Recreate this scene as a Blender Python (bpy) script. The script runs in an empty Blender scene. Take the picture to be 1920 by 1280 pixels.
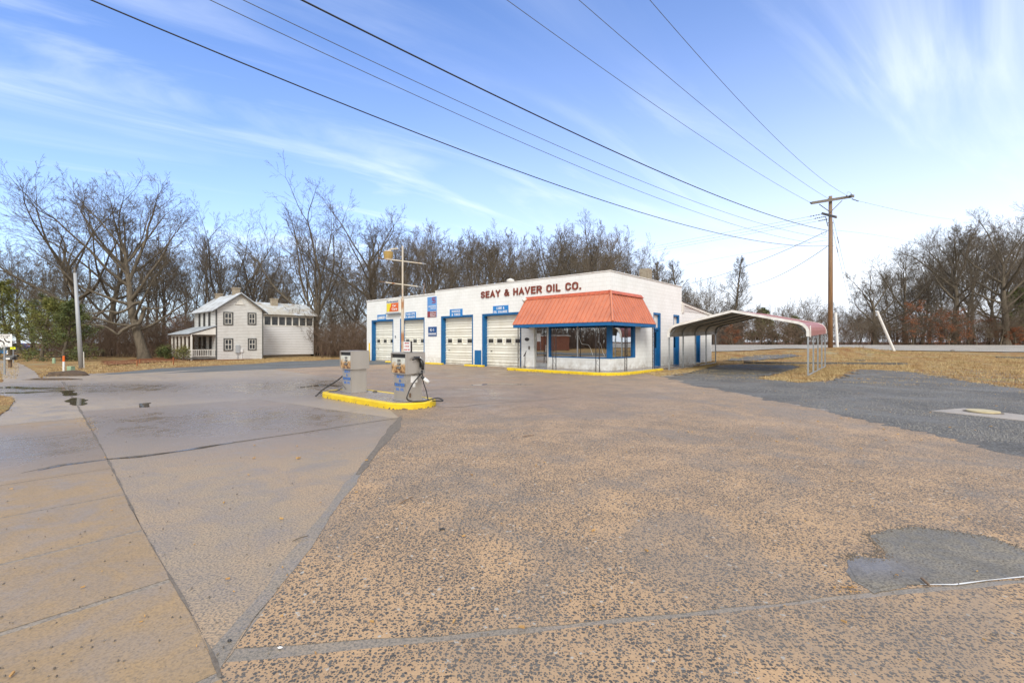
import bpy, bmesh, math, random
from mathutils import Vector, Matrix, noise
random.seed(7)
R = math.radians
sc = bpy.context.scene
col = sc.collection
# ------------------------------------------------------------------ camera
CH = 1.55
F = 853.33          # focal length in pixels of the 1920 px wide photograph (16 mm on full frame)
cd = bpy.data.cameras.new('camera'); cam = bpy.data.objects.new('camera', cd); col.objects.link(cam)
cd.lens = 16; cd.sensor_width = 36; cd.clip_end = 3000; cd.clip_start = 0.05
cam.location = (0, 0, CH); cam.rotation_euler = (R(90), 0, 0)
sc.camera = cam
# ------------------------------------------------------------------ light
SUN_EL, SUN_AZ = 40, 178      # azimuth clockwise from +Y
sd = bpy.data.lights.new('sun', 'SUN'); sun = bpy.data.objects.new('sun', sd); col.objects.link(sun)
sd.energy = 1.6; sd.angle = R(22); sd.color = (1, .95, .88)
sdir = Vector((math.sin(R(SUN_AZ))*math.cos(R(SUN_EL)), math.cos(R(SUN_AZ))*math.cos(R(SUN_EL)), math.sin(R(SUN_EL))))
sun.rotation_euler = (-sdir).to_track_quat('-Z', 'Y').to_euler()
sun.location = (0, -20, 40)
w = bpy.data.worlds.new('World'); sc.world = w; w.use_nodes = True
nt = w.node_tree; nt.nodes.clear(); N = nt.nodes.new; Lk = nt.links.new
sky = N('ShaderNodeTexSky'); sky.sky_type = 'NISHITA'; sky.sun_disc = False
sky.sun_elevation = R(SUN_EL); sky.sun_rotation = R(SUN_AZ); sky.altitude = 200; sky.air_density = 1.0; sky.dust_density = .6; sky.ozone_density = 2.5
tc = N('ShaderNodeTexCoord'); sep = N('ShaderNodeSeparateXYZ'); Lk(tc.outputs['Generated'], sep.inputs[0])
def wm(op, a, b=None, c=None, clamp=False):
    n = N('ShaderNodeMath'); n.operation = op; n.use_clamp = clamp
    for i, v in enumerate((a, b, c)):
        if v is None: continue
        if isinstance(v, (int, float)): n.inputs[i].default_value = v
        else: Lk(v, n.inputs[i])
    return n.outputs[0]
def wmix(f, a, b):
    n = N('ShaderNodeMix'); n.data_type = 'RGBA'
    if isinstance(f, (int, float)): n.inputs[0].default_value = f
    else: Lk(f, n.inputs[0])
    for i, v in ((6, a), (7, b)):
        if isinstance(v, tuple): n.inputs[i].default_value = (*v, 1)
        else: Lk(v, n.inputs[i])
    return n.outputs[2]
# cirrus: project the direction on a plane high above, stretch the noise into streaks
zc = wm('MAXIMUM', sep.outputs[2], .03)
zc2 = wm('ADD', zc, .12)
px = wm('DIVIDE', sep.outputs[0], zc2); py = wm('DIVIDE', sep.outputs[1], zc2)
cmb = N('ShaderNodeCombineXYZ'); Lk(px, cmb.inputs[0]); Lk(py, cmb.inputs[1])
def wnoise(scale, rot, sx, sy, det, dist, off=0.0, rough=.55):
    m0 = N('ShaderNodeMapping'); m0.inputs['Rotation'].default_value = (0, 0, R(rot)); Lk(cmb.outputs[0], m0.inputs[0])
    mp = N('ShaderNodeMapping'); mp.inputs['Scale'].default_value = (sx, sy, 1)
    mp.inputs['Location'].default_value = (off, off*.7, 0)
    Lk(m0.outputs[0], mp.inputs[0])
    n = N('ShaderNodeTexNoise'); n.inputs['Scale'].default_value = scale; n.inputs['Detail'].default_value = det
    n.inputs['Distortion'].default_value = dist; n.inputs['Roughness'].default_value = rough
    Lk(mp.outputs[0], n.inputs['Vector']); return n.outputs[0]
def ramp(v, a, b): return wm('DIVIDE', wm('SUBTRACT', v, a), b - a, clamp=True)
c1 = wm('POWER', ramp(wnoise(1.1, -38, .55, 2.2, 7, 1.1, 6.4), .47, .70), 1.3)
c2 = ramp(wnoise(.55, 20, .8, 1.0, 3, .2, 7.7), .34, .66)
cl = wm('MULTIPLY', c1, c2)
c3 = wm('MULTIPLY', ramp(wnoise(.30, 55, .7, 1.3, 4, .3, 1.3, .45), .38, .72), .22)
fac = wm('ADD', wm('MULTIPLY', cl, 1.15), c3, clamp=True)
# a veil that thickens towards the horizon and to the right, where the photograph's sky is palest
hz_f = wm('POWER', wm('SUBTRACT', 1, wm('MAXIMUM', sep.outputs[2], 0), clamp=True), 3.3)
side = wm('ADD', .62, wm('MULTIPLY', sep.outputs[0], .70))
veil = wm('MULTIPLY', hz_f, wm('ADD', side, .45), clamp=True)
skyc = wmix(1.0, sky.outputs[0], sky.outputs[0])
hs = N('ShaderNodeHueSaturation'); hs.inputs['Saturation'].default_value = 1.14; hs.inputs['Value'].default_value = 1.2; Lk(wmix(1.0, sky.outputs[0], sky.outputs[0]), hs.inputs['Color'])
tn = N('ShaderNodeMix'); tn.data_type = 'RGBA'; tn.blend_type = 'MULTIPLY'; tn.inputs[0].default_value = 1; tn.inputs[7].default_value = (.79, .95, 1.24, 1); Lk(hs.outputs[0], tn.inputs[6])
base = wmix(veil, tn.outputs[2], (6.2, 6.65, 7.3))
back = wm('MAXIMUM', wm('MULTIPLY', wm('SUBTRACT', .0, sep.outputs[1]), 3, clamp=True), wm('MULTIPLY', wm('SUBTRACT', sep.outputs[2], .66), 5, clamp=True))      # unseen cloud behind and overhead, added to neutralise the ambient light's colour
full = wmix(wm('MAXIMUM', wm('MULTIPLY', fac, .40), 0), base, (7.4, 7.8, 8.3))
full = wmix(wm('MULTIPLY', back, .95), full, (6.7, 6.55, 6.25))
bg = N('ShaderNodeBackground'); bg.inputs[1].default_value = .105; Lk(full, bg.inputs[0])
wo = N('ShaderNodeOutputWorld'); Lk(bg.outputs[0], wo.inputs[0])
sc.view_settings.view_transform = 'Standard'; sc.view_settings.look = 'None'; sc.view_settings.gamma = 1
sc.view_settings.exposure = 0.85
# ------------------------------------------------------------------ helpers
UX, UY = -.7437, .6685       # u: along the station's front, away to the left
VX, VY = .6685, .7437        # v: along its side, away to the right
ANG = math.atan2(-.6685, .7437)
def ss(t): t = max(0., min(1., t)); return t*t*(3-2*t)
def hz(x, y):
    z = 1.05*ss((y-26)/36)*ss((x-6)/10)
    z -= .22*ss((y-34)/9)*ss((-x-9)/9)
    z += .62*math.exp(-((x-30.5)/4.6)**2-((y-42)/3.0)**2)
    return z
def gp(px, py, dz=0.0):
    """the point of the terrain seen at a pixel of the photograph"""
    a = (px-960)/F; b = (py-640)/F
    t = 2.0
    while t < 400:
        if CH - b*t <= hz(a*t, t)+dz: break
        t += .05 if t < 60 else .5
    return Vector((a*t, t, CH-b*t))
def ab(a, b, z=0): return Vector((a*UX+b*VX, a*UY+b*VY, z))
def at(px, py, D): return Vector(((px-960)/F*D, D, CH-(py-640)/F*D))
class MB:
    def __init__(s): s.v = []; s.f = []; s.m = []; s.cur = 0
    def add(s, vs, fs):
        o = len(s.v); s.v += [tuple(v) for v in vs]; s.f += [tuple(i+o for i in f) for f in fs]; s.m += [s.cur]*len(fs); return s
    def box(s, x0, x1, y0, y1, z0, z1, M=None):
        vs = [Vector((x, y, z)) for z in (z0, z1) for y in (y0, y1) for x in (x0, x1)]
        if M: vs = [M @ v for v in vs]
        return s.add(vs, [(0, 2, 3, 1), (4, 5, 7, 6), (0, 1, 5, 4), (2, 6, 7, 3), (0, 4, 6, 2), (1, 3, 7, 5)])
    def quad(s, a, b, c, d): return s.add([a, b, c, d], [(0, 1, 2, 3)])
    def tube(s, pts, r, n=8, cap=True):
        pts = [Vector(p) for p in pts]
        rs = r if isinstance(r, (list, tuple)) else [r]*len(pts)
        vs = []; up = None
        for i, p in enumerate(pts):
            d = (pts[min(i+1, len(pts)-1)]-pts[max(i-1, 0)]).normalized()
            if up is None:
                up = Vector((0, 0, 1)) if abs(d.z) < .9 else Vector((1, 0, 0))
                a = d.cross(up).normalized()
            else: a = (a-d*a.dot(d)).normalized()
            b = d.cross(a)
            for k in range(n):
                t = 2*math.pi*k/n
                vs.append(p+(a*math.cos(t)+b*math.sin(t))*rs[i])
        fs = [(i*n+k, i*n+(k+1) % n, (i+1)*n+(k+1) % n, (i+1)*n+k) for i in range(len(pts)-1) for k in range(n)]
        if cap: fs += [tuple(range(n-1, -1, -1)), tuple((len(pts)-1)*n+k for k in range(n))]
        return s.add(vs, fs)
    def prism(s, poly, z0, z1):
        n = len(poly)
        return s.add([(x, y, z0) for x, y in poly]+[(x, y, z1) for x, y in poly],
                     [tuple(range(n-1, -1, -1)), tuple(range(n, 2*n))]+[(i, (i+1) % n, n+(i+1) % n, n+i) for i in range(n)])
    def extr(s, prof, axis, a0, a1):
        """prof: list of 2-d points; axis 'x': prof=(y,z); 'y': prof=(x,z)"""
        n = len(prof)
        def P(q, a): return (a, q[0], q[1]) if axis == 'x' else (q[0], a, q[1])
        return s.add([P(q, a0) for q in prof]+[P(q, a1) for q in prof],
                     [tuple(range(n)), tuple(range(2*n-1, n-1, -1))]+[(i, n+i, n+(i+1) % n, (i+1) % n) for i in range(n)])
    def build(s, name, mat, parent=None, smooth=False, bevel=0, loc=None, rz=0):
        me = bpy.data.meshes.new(name); me.from_pydata(s.v, [], s.f)
        mats = mat if isinstance(mat, (list, tuple)) else [mat]
        for m in mats: me.materials.append(m)
        if len(mats) > 1: me.polygons.foreach_set('material_index', s.m)
        bm = bmesh.new(); bm.from_mesh(me); bmesh.ops.recalc_face_normals(bm, faces=bm.faces)
        if bevel: bmesh.ops.bevel(bm, geom=bm.edges[:], offset=bevel, segments=2, affect='EDGES', clamp_overlap=True)
        bm.to_mesh(me); bm.free()
        if smooth:
            me.polygons.foreach_set('use_smooth', [True]*len(me.polygons))
        o = bpy.data.objects.new(name, me); col.objects.link(o)
        if parent: o.parent = parent
        if loc is not None: o.location = loc
        o.rotation_euler.z = rz
        return o
def fastmesh(name, v, f, mat, parent=None, smooth=True):
    me = bpy.data.meshes.new(name); me.from_pydata(v, [], f); me.materials.append(mat)
    if smooth: me.polygons.foreach_set('use_smooth', [True]*len(me.polygons))
    o = bpy.data.objects.new(name, me); col.objects.link(o)
    if parent: o.parent = parent
    return o
def empty(name, loc, rz=0):
    o = bpy.data.objects.new(name, None); col.objects.link(o); o.location = loc; o.rotation_euler.z = rz; o.empty_display_size = .2; return o
def tag(o, label=None, cat=None, group=None, kind=None):
    if label: o['label'] = label
    if cat: o['category'] = cat
    if group: o['group'] = group
    if kind: o['kind'] = kind
    return o
def copy_tree(o, parent=None):
    c = o.copy(); col.objects.link(c); c.parent = parent
    for ch in list(o.children): copy_tree(ch, c)
    return c
# ------------------------------------------------------------------ materials
class NT:
    def __init__(s, name):
        s.mat = bpy.data.materials.new(name); s.mat.use_nodes = True; s.t = s.mat.node_tree; s.t.nodes.clear()
        s.out = s.t.nodes.new('ShaderNodeOutputMaterial'); s.b = s.t.nodes.new('ShaderNodeBsdfPrincipled')
        s.link(s.b.outputs[0], s.out.inputs[0]); s.tc = s.t.nodes.new('ShaderNodeTexCoord'); s.co = s.tc.outputs['Object']
    def link(s, a, b): s.t.links.new(a, b)
    def set(s, sock, v):
        if v is None: return
        if isinstance(v, (int, float)): sock.default_value = v
        elif isinstance(v, tuple): sock.default_value = (*v, 1) if len(v) == 3 and sock.type == 'RGBA' else v
        else: s.link(v, sock)
    def math(s, op, a, b=None, clamp=False):
        n = s.t.nodes.new('ShaderNodeMath'); n.operation = op; n.use_clamp = clamp; s.set(n.inputs[0], a); s.set(n.inputs[1], b); return n.outputs[0]
    def map(s, scale=(1, 1, 1), rot=0, loc=(0, 0, 0), src=None):
        n = s.t.nodes.new('ShaderNodeMapping'); n.inputs['Scale'].default_value = scale; n.inputs['Rotation'].default_value = (0, 0, R(rot)); n.inputs['Location'].default_value = loc
        s.link(src or s.co, n.inputs[0]); return n.outputs[0]
    def noise(s, scale, det=3, dist=0, vec=None, rough=.5, col=False):
        n = s.t.nodes.new('ShaderNodeTexNoise'); n.inputs['Scale'].default_value = scale; n.inputs['Detail'].default_value = det
        n.inputs['Distortion'].default_value = dist; n.inputs['Roughness'].default_value = rough; s.link(vec or s.co, n.inputs['Vector'])
        return n.outputs[1 if col else 0]
    def vor(s, scale, vec=None, out='Distance', feat='F1', dim='3D'):
        n = s.t.nodes.new('ShaderNodeTexVoronoi'); n.voronoi_dimensions = dim; n.feature = feat; n.inputs['Scale'].default_value = scale; s.link(vec or s.co, n.inputs['Vector']); return n.outputs[out]
    def ramp(s, v, a, b, lo=0., hi=1.):
        n = s.t.nodes.new('ShaderNodeMapRange'); s.set(n.inputs[0], v); n.inputs[1].default_value = a; n.inputs[2].default_value = b
        n.inputs[3].default_value = lo; n.inputs[4].default_value = hi; return n.outputs[0]
    def mix(s, f, a, b, mode='MIX'):
        n = s.t.nodes.new('ShaderNodeMix'); n.data_type = 'RGBA'; n.blend_type = mode; s.set(n.inputs[0], f); s.set(n.inputs[6], a); s.set(n.inputs[7], b); return n.outputs[2]
    def sep(s, v=None):
        n = s.t.nodes.new('ShaderNodeSeparateXYZ'); s.link(v or s.co, n.inputs[0]); return n.outputs
    def comb(s, x, y, z):
        n = s.t.nodes.new('ShaderNodeCombineXYZ'); s.set(n.inputs[0], x); s.set(n.inputs[1], y); s.set(n.inputs[2], z); return n.outputs[0]
    def bump(s, h, strength=.3, dist=.01):
        n = s.t.nodes.new('ShaderNodeBump'); n.inputs['Strength'].default_value = strength; n.inputs['Distance'].default_value = dist
        s.link(h, n.inputs['Height']); s.link(n.outputs[0], s.b.inputs['Normal'])
    def fin(s, color, rough=.6, metal=0, spec=.5):
        s.set(s.b.inputs['Base Color'], color); s.set(s.b.inputs['Roughness'], rough); s.set(s.b.inputs['Metallic'], metal); s.b.inputs['Specular IOR Level'].default_value = spec
        return s.mat
def simple(name, c1, c2=None, rough=.6, scale=6, metal=0, bump=0, streak=False, spec=.5):
    t = NT(name); c2 = c2 or tuple(v*.72 for v in c1)
    vec = t.map((1, 1, .15)) if streak else None
    n = t.noise(scale, 5, .3, vec, .6)
    if bump: t.bump(t.noise(scale*8, 3), bump, .01)
    return t.fin(t.mix(t.ramp(n, .38, .68), c1, c2), t.ramp(n, .3, .7, rough*.85, min(1, rough*1.15)), metal, spec)
def smudge(t, colr, dirt=(.20, .15, .09), amt=.5, z0=0, z1=.6):
    """splash-back dirt on the lowest courses of a wall, a thing of the wall itself"""
    z = t.sep()[2]; n = t.noise(3.2, 5, .5)
    f = t.math('MULTIPLY', t.ramp(z, z1, z0), t.ramp(n, .35, .7, 0, amt)); return t.mix(f, colr, dirt)
def blockwall():
    t = NT('painted_block'); x, y, z = t.sep()
    v = t.comb(t.math('ADD', x, y), z, 0)
    b = t.t.nodes.new('ShaderNodeTexBrick'); b.inputs['Scale'].default_value = 1; b.inputs['Mortar Size'].default_value = .008
    b.inputs['Brick Width'].default_value = .41; b.inputs['Row Height'].default_value = .205; b.inputs['Mortar Smooth'].default_value = .25
    b.inputs['Color1'].default_value = (1, 1, 1, 1); b.inputs['Color2'].default_value = (.93, .93, .93, 1); b.inputs['Mortar'].default_value = (0, 0, 0, 1)
    t.link(v, b.inputs['Vector'])
    n = t.noise(1.1, 5, .4); base = t.mix(t.ramp(n, .35, .7), (.83, .845, .825), (.76, .77, .74))
    base = t.mix(t.ramp(b.outputs['Fac'], 0, 1, 0, .32), base, (.42, .40, .36))
    st = t.noise(2.6, 5, .2, t.map((1.2, 1.2, .10)), .6)       # run-off stains
    base = t.mix(t.ramp(st, .62, .82, 0, .28), base, (.50, .42, .31))
    base = smudge(t, base, (.26, .19, .12), .8, 0, .7)
    bb = t.math('ADD', t.math('MULTIPLY', b.outputs['Fac'], -1), t.math('MULTIPLY', t.noise(40, 2), .35)); t.bump(bb, .55, .006)
    return t.fin(base, .62)
def siding(name, pitch=.11, c=(.79, .80, .775), grime=.22):
    t = NT(name); z = t.sep()[2]
    fr = t.math('FRACT', t.math('DIVIDE', z, pitch))
    n = t.noise(1.7, 5, .6); base = t.mix(t.ramp(n, .4, .72, 0, grime), c, (.42, .39, .33))
    st = t.noise(9, 4, .2, t.map((.4, .4, 3))); base = t.mix(t.ramp(st, .58, .75, 0, .35), base, (.36, .33, .28))
    t.bump(fr, 1, .03); t.link(base, t.b.inputs['Base Color'])
    line = t.ramp(fr, .74, .92, 0, .75)
    return t.fin(t.mix(line, base, (.22, .2, .17)), .65)
MT = {}
MT['block'] = blockwall()
MT['siding'] = siding('clapboard', .15); MT['siding_white'] = siding('wide_clapboard', .19, (.84, .85, .86), .1); MT['siding_clean'] = siding('white_siding', .16, (.76, .76, .74), .2)
MT['blue'] = simple('blue_paint', (.004, .125, .33), (.004, .095, .26), .5, 3)
MT['white_paint'] = simple('white_paint', (.74, .72, .66), (.60, .57, .50), .5, 3, streak=True)
MT['coping'] = simple('white_coping', (.80, .79, .76), (.62, .60, .55), .5, 4)
MT['black'] = simple('black_iron', (.022, .022, .024), (.05, .035, .03), .5, 20)
MT['dark'] = simple('dark_void', (.02, .02, .022), (.03, .03, .03), .7, 4)
def door_mat():
    t = NT('garage_door_paint'); n = t.noise(1.3, 5, .5); st = t.noise(5, 4, .2, t.map((1, 1, .12)))
    c = t.mix(t.ramp(n, .35, .7), (.80, .79, .71), (.73, .71, .61)); c = t.mix(t.ramp(st, .60, .80, 0, .25), c, (.48, .42, .32))
    c = smudge(t, c, (.28, .22, .14), .7, 0, .5); return t.fin(c, .45)
MT['garage'] = door_mat()
def awning_mat():
    t = NT('orange_metal'); n = t.noise(1.2, 4, .4); st = t.noise(6, 4, .2, t.map((1, 1, .2)))
    c = t.mix(t.ramp(n, .35, .7), (.56, .190, .102), (.47, .16, .09)); c = t.mix(t.ramp(st, .5, .72, 0, .45), c, (.33, .11, .07)); return t.fin(c, .42)
MT['awning'] = awning_mat()
MT['awning_cap'] = simple('orange_flashing', (.52, .10, .04), (.36, .085, .04), .45, 5)
MT['letters'] = simple('rusty_red_letters', (.24, .045, .022), (.13, .035, .02), .6, 3)
def yellow():
    t = NT('yellow_kerb_paint'); n = t.noise(14, 5, .5); n2 = t.noise(3, 4, .3); z = t.sep()[2]
    c = t.mix(t.ramp(n2, .35, .7), (.78, .56, .012), (.62, .43, .014))
    f = t.math('ADD', n, t.ramp(z, .06, .0, 0, .16)); c = t.mix(t.ramp(f, .66, .70), c, (.15, .11, .07)); t.bump(n, .4, .006); return t.fin(c, .45)
MT['yellow'] = yellow()
MT['yellow_pipe'] = simple('yellow_pipe_paint', (.80, .52, .01), (.62, .38, .01), .45, 9)
def glass(name, tint, fr=.12, mul=1.0):
    m = bpy.data.materials.new(name); m.use_nodes = True; t = m.node_tree; t.nodes.clear()
    o = t.nodes.new('ShaderNodeOutputMaterial'); mx = t.nodes.new('ShaderNodeMixShader'); g = t.nodes.new('ShaderNodeBsdfGlossy'); tr = t.nodes.new('ShaderNodeBsdfTransparent')
    g.inputs['Roughness'].default_value = .02; g.inputs['Color'].default_value = (.85, .87, .88, 1); tr.inputs['Color'].default_value = (*tint, 1)
    f = t.nodes.new('ShaderNodeFresnel'); f.inputs[0].default_value = 1.5
    nz = t.nodes.new('ShaderNodeTexNoise'); nz.inputs['Scale'].default_value = 1.1; tcn = t.nodes.new('ShaderNodeTexCoord'); t.links.new(tcn.outputs['Object'], nz.inputs['Vector'])
    bp = t.nodes.new('ShaderNodeBump'); bp.inputs['Strength'].default_value = .02; bp.inputs['Distance'].default_value = .05; t.links.new(nz.outputs[0], bp.inputs['Height'])
    t.links.new(bp.outputs[0], g.inputs['Normal'])
    a = t.nodes.new('ShaderNodeMath'); a.operation = 'MULTIPLY_ADD'; a.inputs[1].default_value = mul; a.inputs[2].default_value = fr; a.use_clamp = True
    t.links.new(f.outputs[0], a.inputs[0]); t.links.new(a.outputs[0], mx.inputs[0]); t.links.new(tr.outputs[0], mx.inputs[1]); t.links.new(g.outputs[0], mx.inputs[2]); t.links.new(mx.outputs[0], o.inputs[0])
    return m
MT['shopglass'] = glass('shop_window_glass', (.35, .37, .38), .55, 1.1)
MT['glass'] = glass('old_window_glass', (.25, .27, .28), .06, 1.0)
MT['alu'] = simple('aluminium', (.55, .55, .53), (.40, .40, .38), .38, 4, .75)
MT['galv'] = simple('galvanised_steel', (.42, .45, .47), (.30, .32, .34), .42, 5, .6)
MT['steel'] = simple('pump_steel', (.50, .465, .42), (.40, .37, .33), .38, 1.4, .6, streak=True)
MT['steel_d'] = simple('pump_steel_dull', (.28, .26, .23), (.13, .12, .11), .45, 3, .6)
def dial():
    t = NT('pump_face'); z = t.sep()[2]; n = t.noise(9, 5, .6); f = t.math('ADD', n, t.ramp(z, .95, .78, 0, .5))
    c = t.mix(t.ramp(n, .4, .7), (.62, .63, .58), (.50, .52, .47)); c = t.mix(t.ramp(f, .62, .85), c, (.50, .31, .14)); c = t.mix(t.ramp(f, .92, 1.1), c, (.12, .05, .02)); return t.fin(c, .3)
MT['dial'] = dial()
MT['rubber'] = simple('black_rubber', (.018, .018, .02), (.03, .03, .032), .42, 10)
MT['white'] = simple('white_enamel', (.78, .78, .77), (.68, .68, .66), .4, 4)
MT['sign_blue'] = simple('sign_blue', (.022, .215, .56), (.018, .18, .48), .45, 2)
MT['sign_navy'] = simple('sign_navy', (.012, .075, .24), (.011, .06, .2), .45, 2)
MT['sky_blue'] = simple('faded_blue', (.13, .32, .66), (.10, .27, .58), .5, 2)
MT['maroon'] = simple('faded_maroon', (.25, .045, .06), (.20, .04, .05), .5, 2)
MT['logo_red'] = simple('logo_red', (.30, .02, .045), (.25, .02, .04), .5, 2)
MT['red_text'] = simple('red_lettering', (.50, .05, .05), (.45, .06, .06), .5, 2)
MT['pump_blue'] = simple('blue_lettering', (.02, .16, .62), (.03, .2, .6), .5, 2)
MT['orange'] = simple('orange_sign', (.72, .13, .012), (.62, .11, .012), .5, 2)
MT['lemon'] = simple('yellow_sign', (.80, .66, .03), (.72, .58, .03), .5, 2)
MT['tin'] = simple('tin_roof', (.62, .66, .70), (.42, .43, .43), .42, 1.2, .3)
MT['porch_tin'] = simple('porch_tin', (.46, .50, .54), (.32, .34, .36), .42, 1.4, .3)
MT['grey_trim'] = simple('grey_trim', (.10, .10, .095), (.07, .07, .065), .6, 4)
MT['brickch'] = simple('chimney_masonry', (.36, .31, .23), (.26, .21, .15), .8, 5, bump=.5)
MT['wood'] = simple('weathered_timber', (.20, .125, .07), (.12, .085, .06), .8, 5, streak=True, bump=.3)
def polewood():
    t = NT('pole_wood'); z = t.sep()[2]; n = t.noise(5, 5, .2, t.map((3, 3, .2)), .6); c = t.mix(t.ramp(n, .35, .7), (.30, .165, .075), (.15, .09, .05))
    c = t.mix(t.ramp(z, 5, 13, 0, .6), c, (.20, .165, .13)); t.bump(n, .4, .01); return t.fin(c, .8)
MT['pole'] = polewood()
MT['greywood'] = simple('grey_timber', (.20, .18, .155), (.12, .11, .10), .8, 6, bump=.3)
MT['greypole'] = simple('grey_pole', (.40, .42, .44), (.30, .31, .31), .55, 1.2, .1, streak=True)
MT['cable'] = simple('cable', (.02, .02, .022), (.03, .03, .03), .6, 3)
MT['wire'] = simple('thin_wire', (.11, .12, .13), (.08, .085, .09), .5, 3)
MT['porcelain'] = simple('insulator', (.10, .11, .13), (.2, .21, .23), .3, 9)
def corr_red():
    t = NT('faded_red_metal'); n = t.noise(1.3, 4, .4); c = t.mix(t.ramp(n, .35, .7), (.36, .125, .105), (.29, .095, .082)); st = t.noise(5, 4, .1); c = t.mix(t.ramp(st, .6, .78, 0, .4), c, (.55, .38, .34)); return t.fin(c, .42)
MT['carport'] = corr_red()
MT['under'] = simple('galvanised_sheet', (.40, .39, .36), (.30, .29, .265), .5, 2, .3)
def bark(name, a, b):
    t = NT(name); n = t.noise(3, 4, .3, t.map((2, 2, .4))); n2 = t.noise(.35, 3); c = t.mix(t.ramp(n, .35, .7), a, b); c = t.mix(t.ramp(n2, .4, .7, 0, .5), c, tuple(v*.6 for v in a)); t.bump(n, .4, .02); return t.fin(c, .9, 0, .2)
MT['bark'] = bark('bark', (.17, .142, .105), (.085, .070, .052))
MT['dirt'] = simple('dark_earth', (.10, .065, .04), (.055, .04, .028), .95, 9, bump=.8)
MT['bark_pale'] = bark('pale_bark', (.17, .148, .12), (.09, .076, .062))
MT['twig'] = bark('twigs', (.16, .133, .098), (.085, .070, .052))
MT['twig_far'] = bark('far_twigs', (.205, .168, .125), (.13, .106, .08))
MT['brush'] = bark('brush', (.23, .165, .12), (.12, .085, .06))
def leafmat(name, a, b, c3):
    t = NT(name); n = t.noise(1.6, 4, .2); n2 = t.noise(14, 2); c = t.mix(t.ramp(n, .35, .65), a, b); c = t.mix(t.ramp(n2, .5, .7, 0, .7), c, c3); return t.fin(c, .7, 0, .3)
MT['cedar'] = leafmat('cedar_foliage', (.14, .165, .045), (.25, .235, .055), (.07, .09, .03))
MT['cedar_d'] = leafmat('dark_cedar_foliage', (.085, .12, .045), (.15, .16, .045), (.05, .07, .03))
MT['beech'] = leafmat('dead_beech_leaves', (.33, .115, .045), (.24, .09, .045), (.42, .17, .07))
# ------------------------------------------------------------------ ground materials
def grass_mat():
    t = NT('dry_grass_ground'); n = t.noise(.35, 6, .6, rough=.62); n2 = t.noise(2.6, 5, .4, t.map((1, 1, 1), 20)); n3 = t.noise(26, 4)
    c = t.mix(t.ramp(n2, .36, .62), (.43, .315, .145), (.35, .205, .09)); c = t.mix(t.ramp(n, .52, .68, 0, .75), c, (.27, .25, .095))
    c = t.mix(t.ramp(t.noise(.9, 5, .5, t.map((1, 1, 1), 0, (9, 4, 0))), .50, .66, 0, .75), c, (.24, .105, .045)); c = t.mix(t.ramp(n3, .40, .68, 0, .65), c, (.13, .075, .035)); c = t.mix(t.ramp(t.noise(1.6, 6, .8, t.map((1, 1, 1), 0, (2, 7, 0)), .7), .54, .64, 0, .7), c, (.13, .085, .055)); c = t.mix(t.ramp(t.noise(.6, 5, .6, t.map((1, 1, 1), 0, (5, 1, 0)), .6), .56, .66, 0, .6), c, (.30, .29, .20))
    far = t.ramp(t.sep()[1], 63, 68); leaf = t.mix(t.ramp(t.noise(4, 5), .4, .65), (.14, .075, .045), (.08, .05, .035)); c = t.mix(far, c, leaf)
    t.bump(n3, .9, .05); return t.fin(c, .95, 0, .1)
MT['grass'] = grass_mat()
def blade_mat():
    t = NT('dry_grass_blades'); n = t.noise(.8, 4, .3); n2 = t.noise(30, 1); c = t.mix(t.ramp(n, .4, .62), (.53, .42, .22), (.41, .28, .135)); c = t.mix(t.ramp(n2, .45, .65, 0, .6), c, (.22, .13, .05)); return t.fin(c, .9, 0, .2)
MT['blade'] = blade_mat()
def leaf_litter():
    t = NT('fallen_leaves'); n = t.noise(5, 5, .4); n2 = t.noise(26, 3); c = t.mix(t.ramp(n, .36, .64), (.30, .12, .055), (.16, .075, .04)); c = t.mix(t.ramp(n2, .42, .66, 0, .7), c, (.09, .045, .028)); t.bump(n2, 1, .05); return t.fin(c, .95, 0, .1)
MT['litter'] = leaf_litter()
def wet(t, cx, cy, rx, ry, n):
    x, y, _ = t.sep()
    dx = t.math('DIVIDE', t.math('SUBTRACT', x, cx), rx); dy = t.math('DIVIDE', t.math('SUBTRACT', y, cy), ry)
    d = t.math('SQRT', t.math('ADD', t.math('MULTIPLY', dx, dx), t.math('MULTIPLY', dy, dy)))
    return t.math('MULTIPLY', t.ramp(t.math('ADD', d, t.math('MULTIPLY', n, .9)), 1.6, .7), 1, clamp=True)
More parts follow.
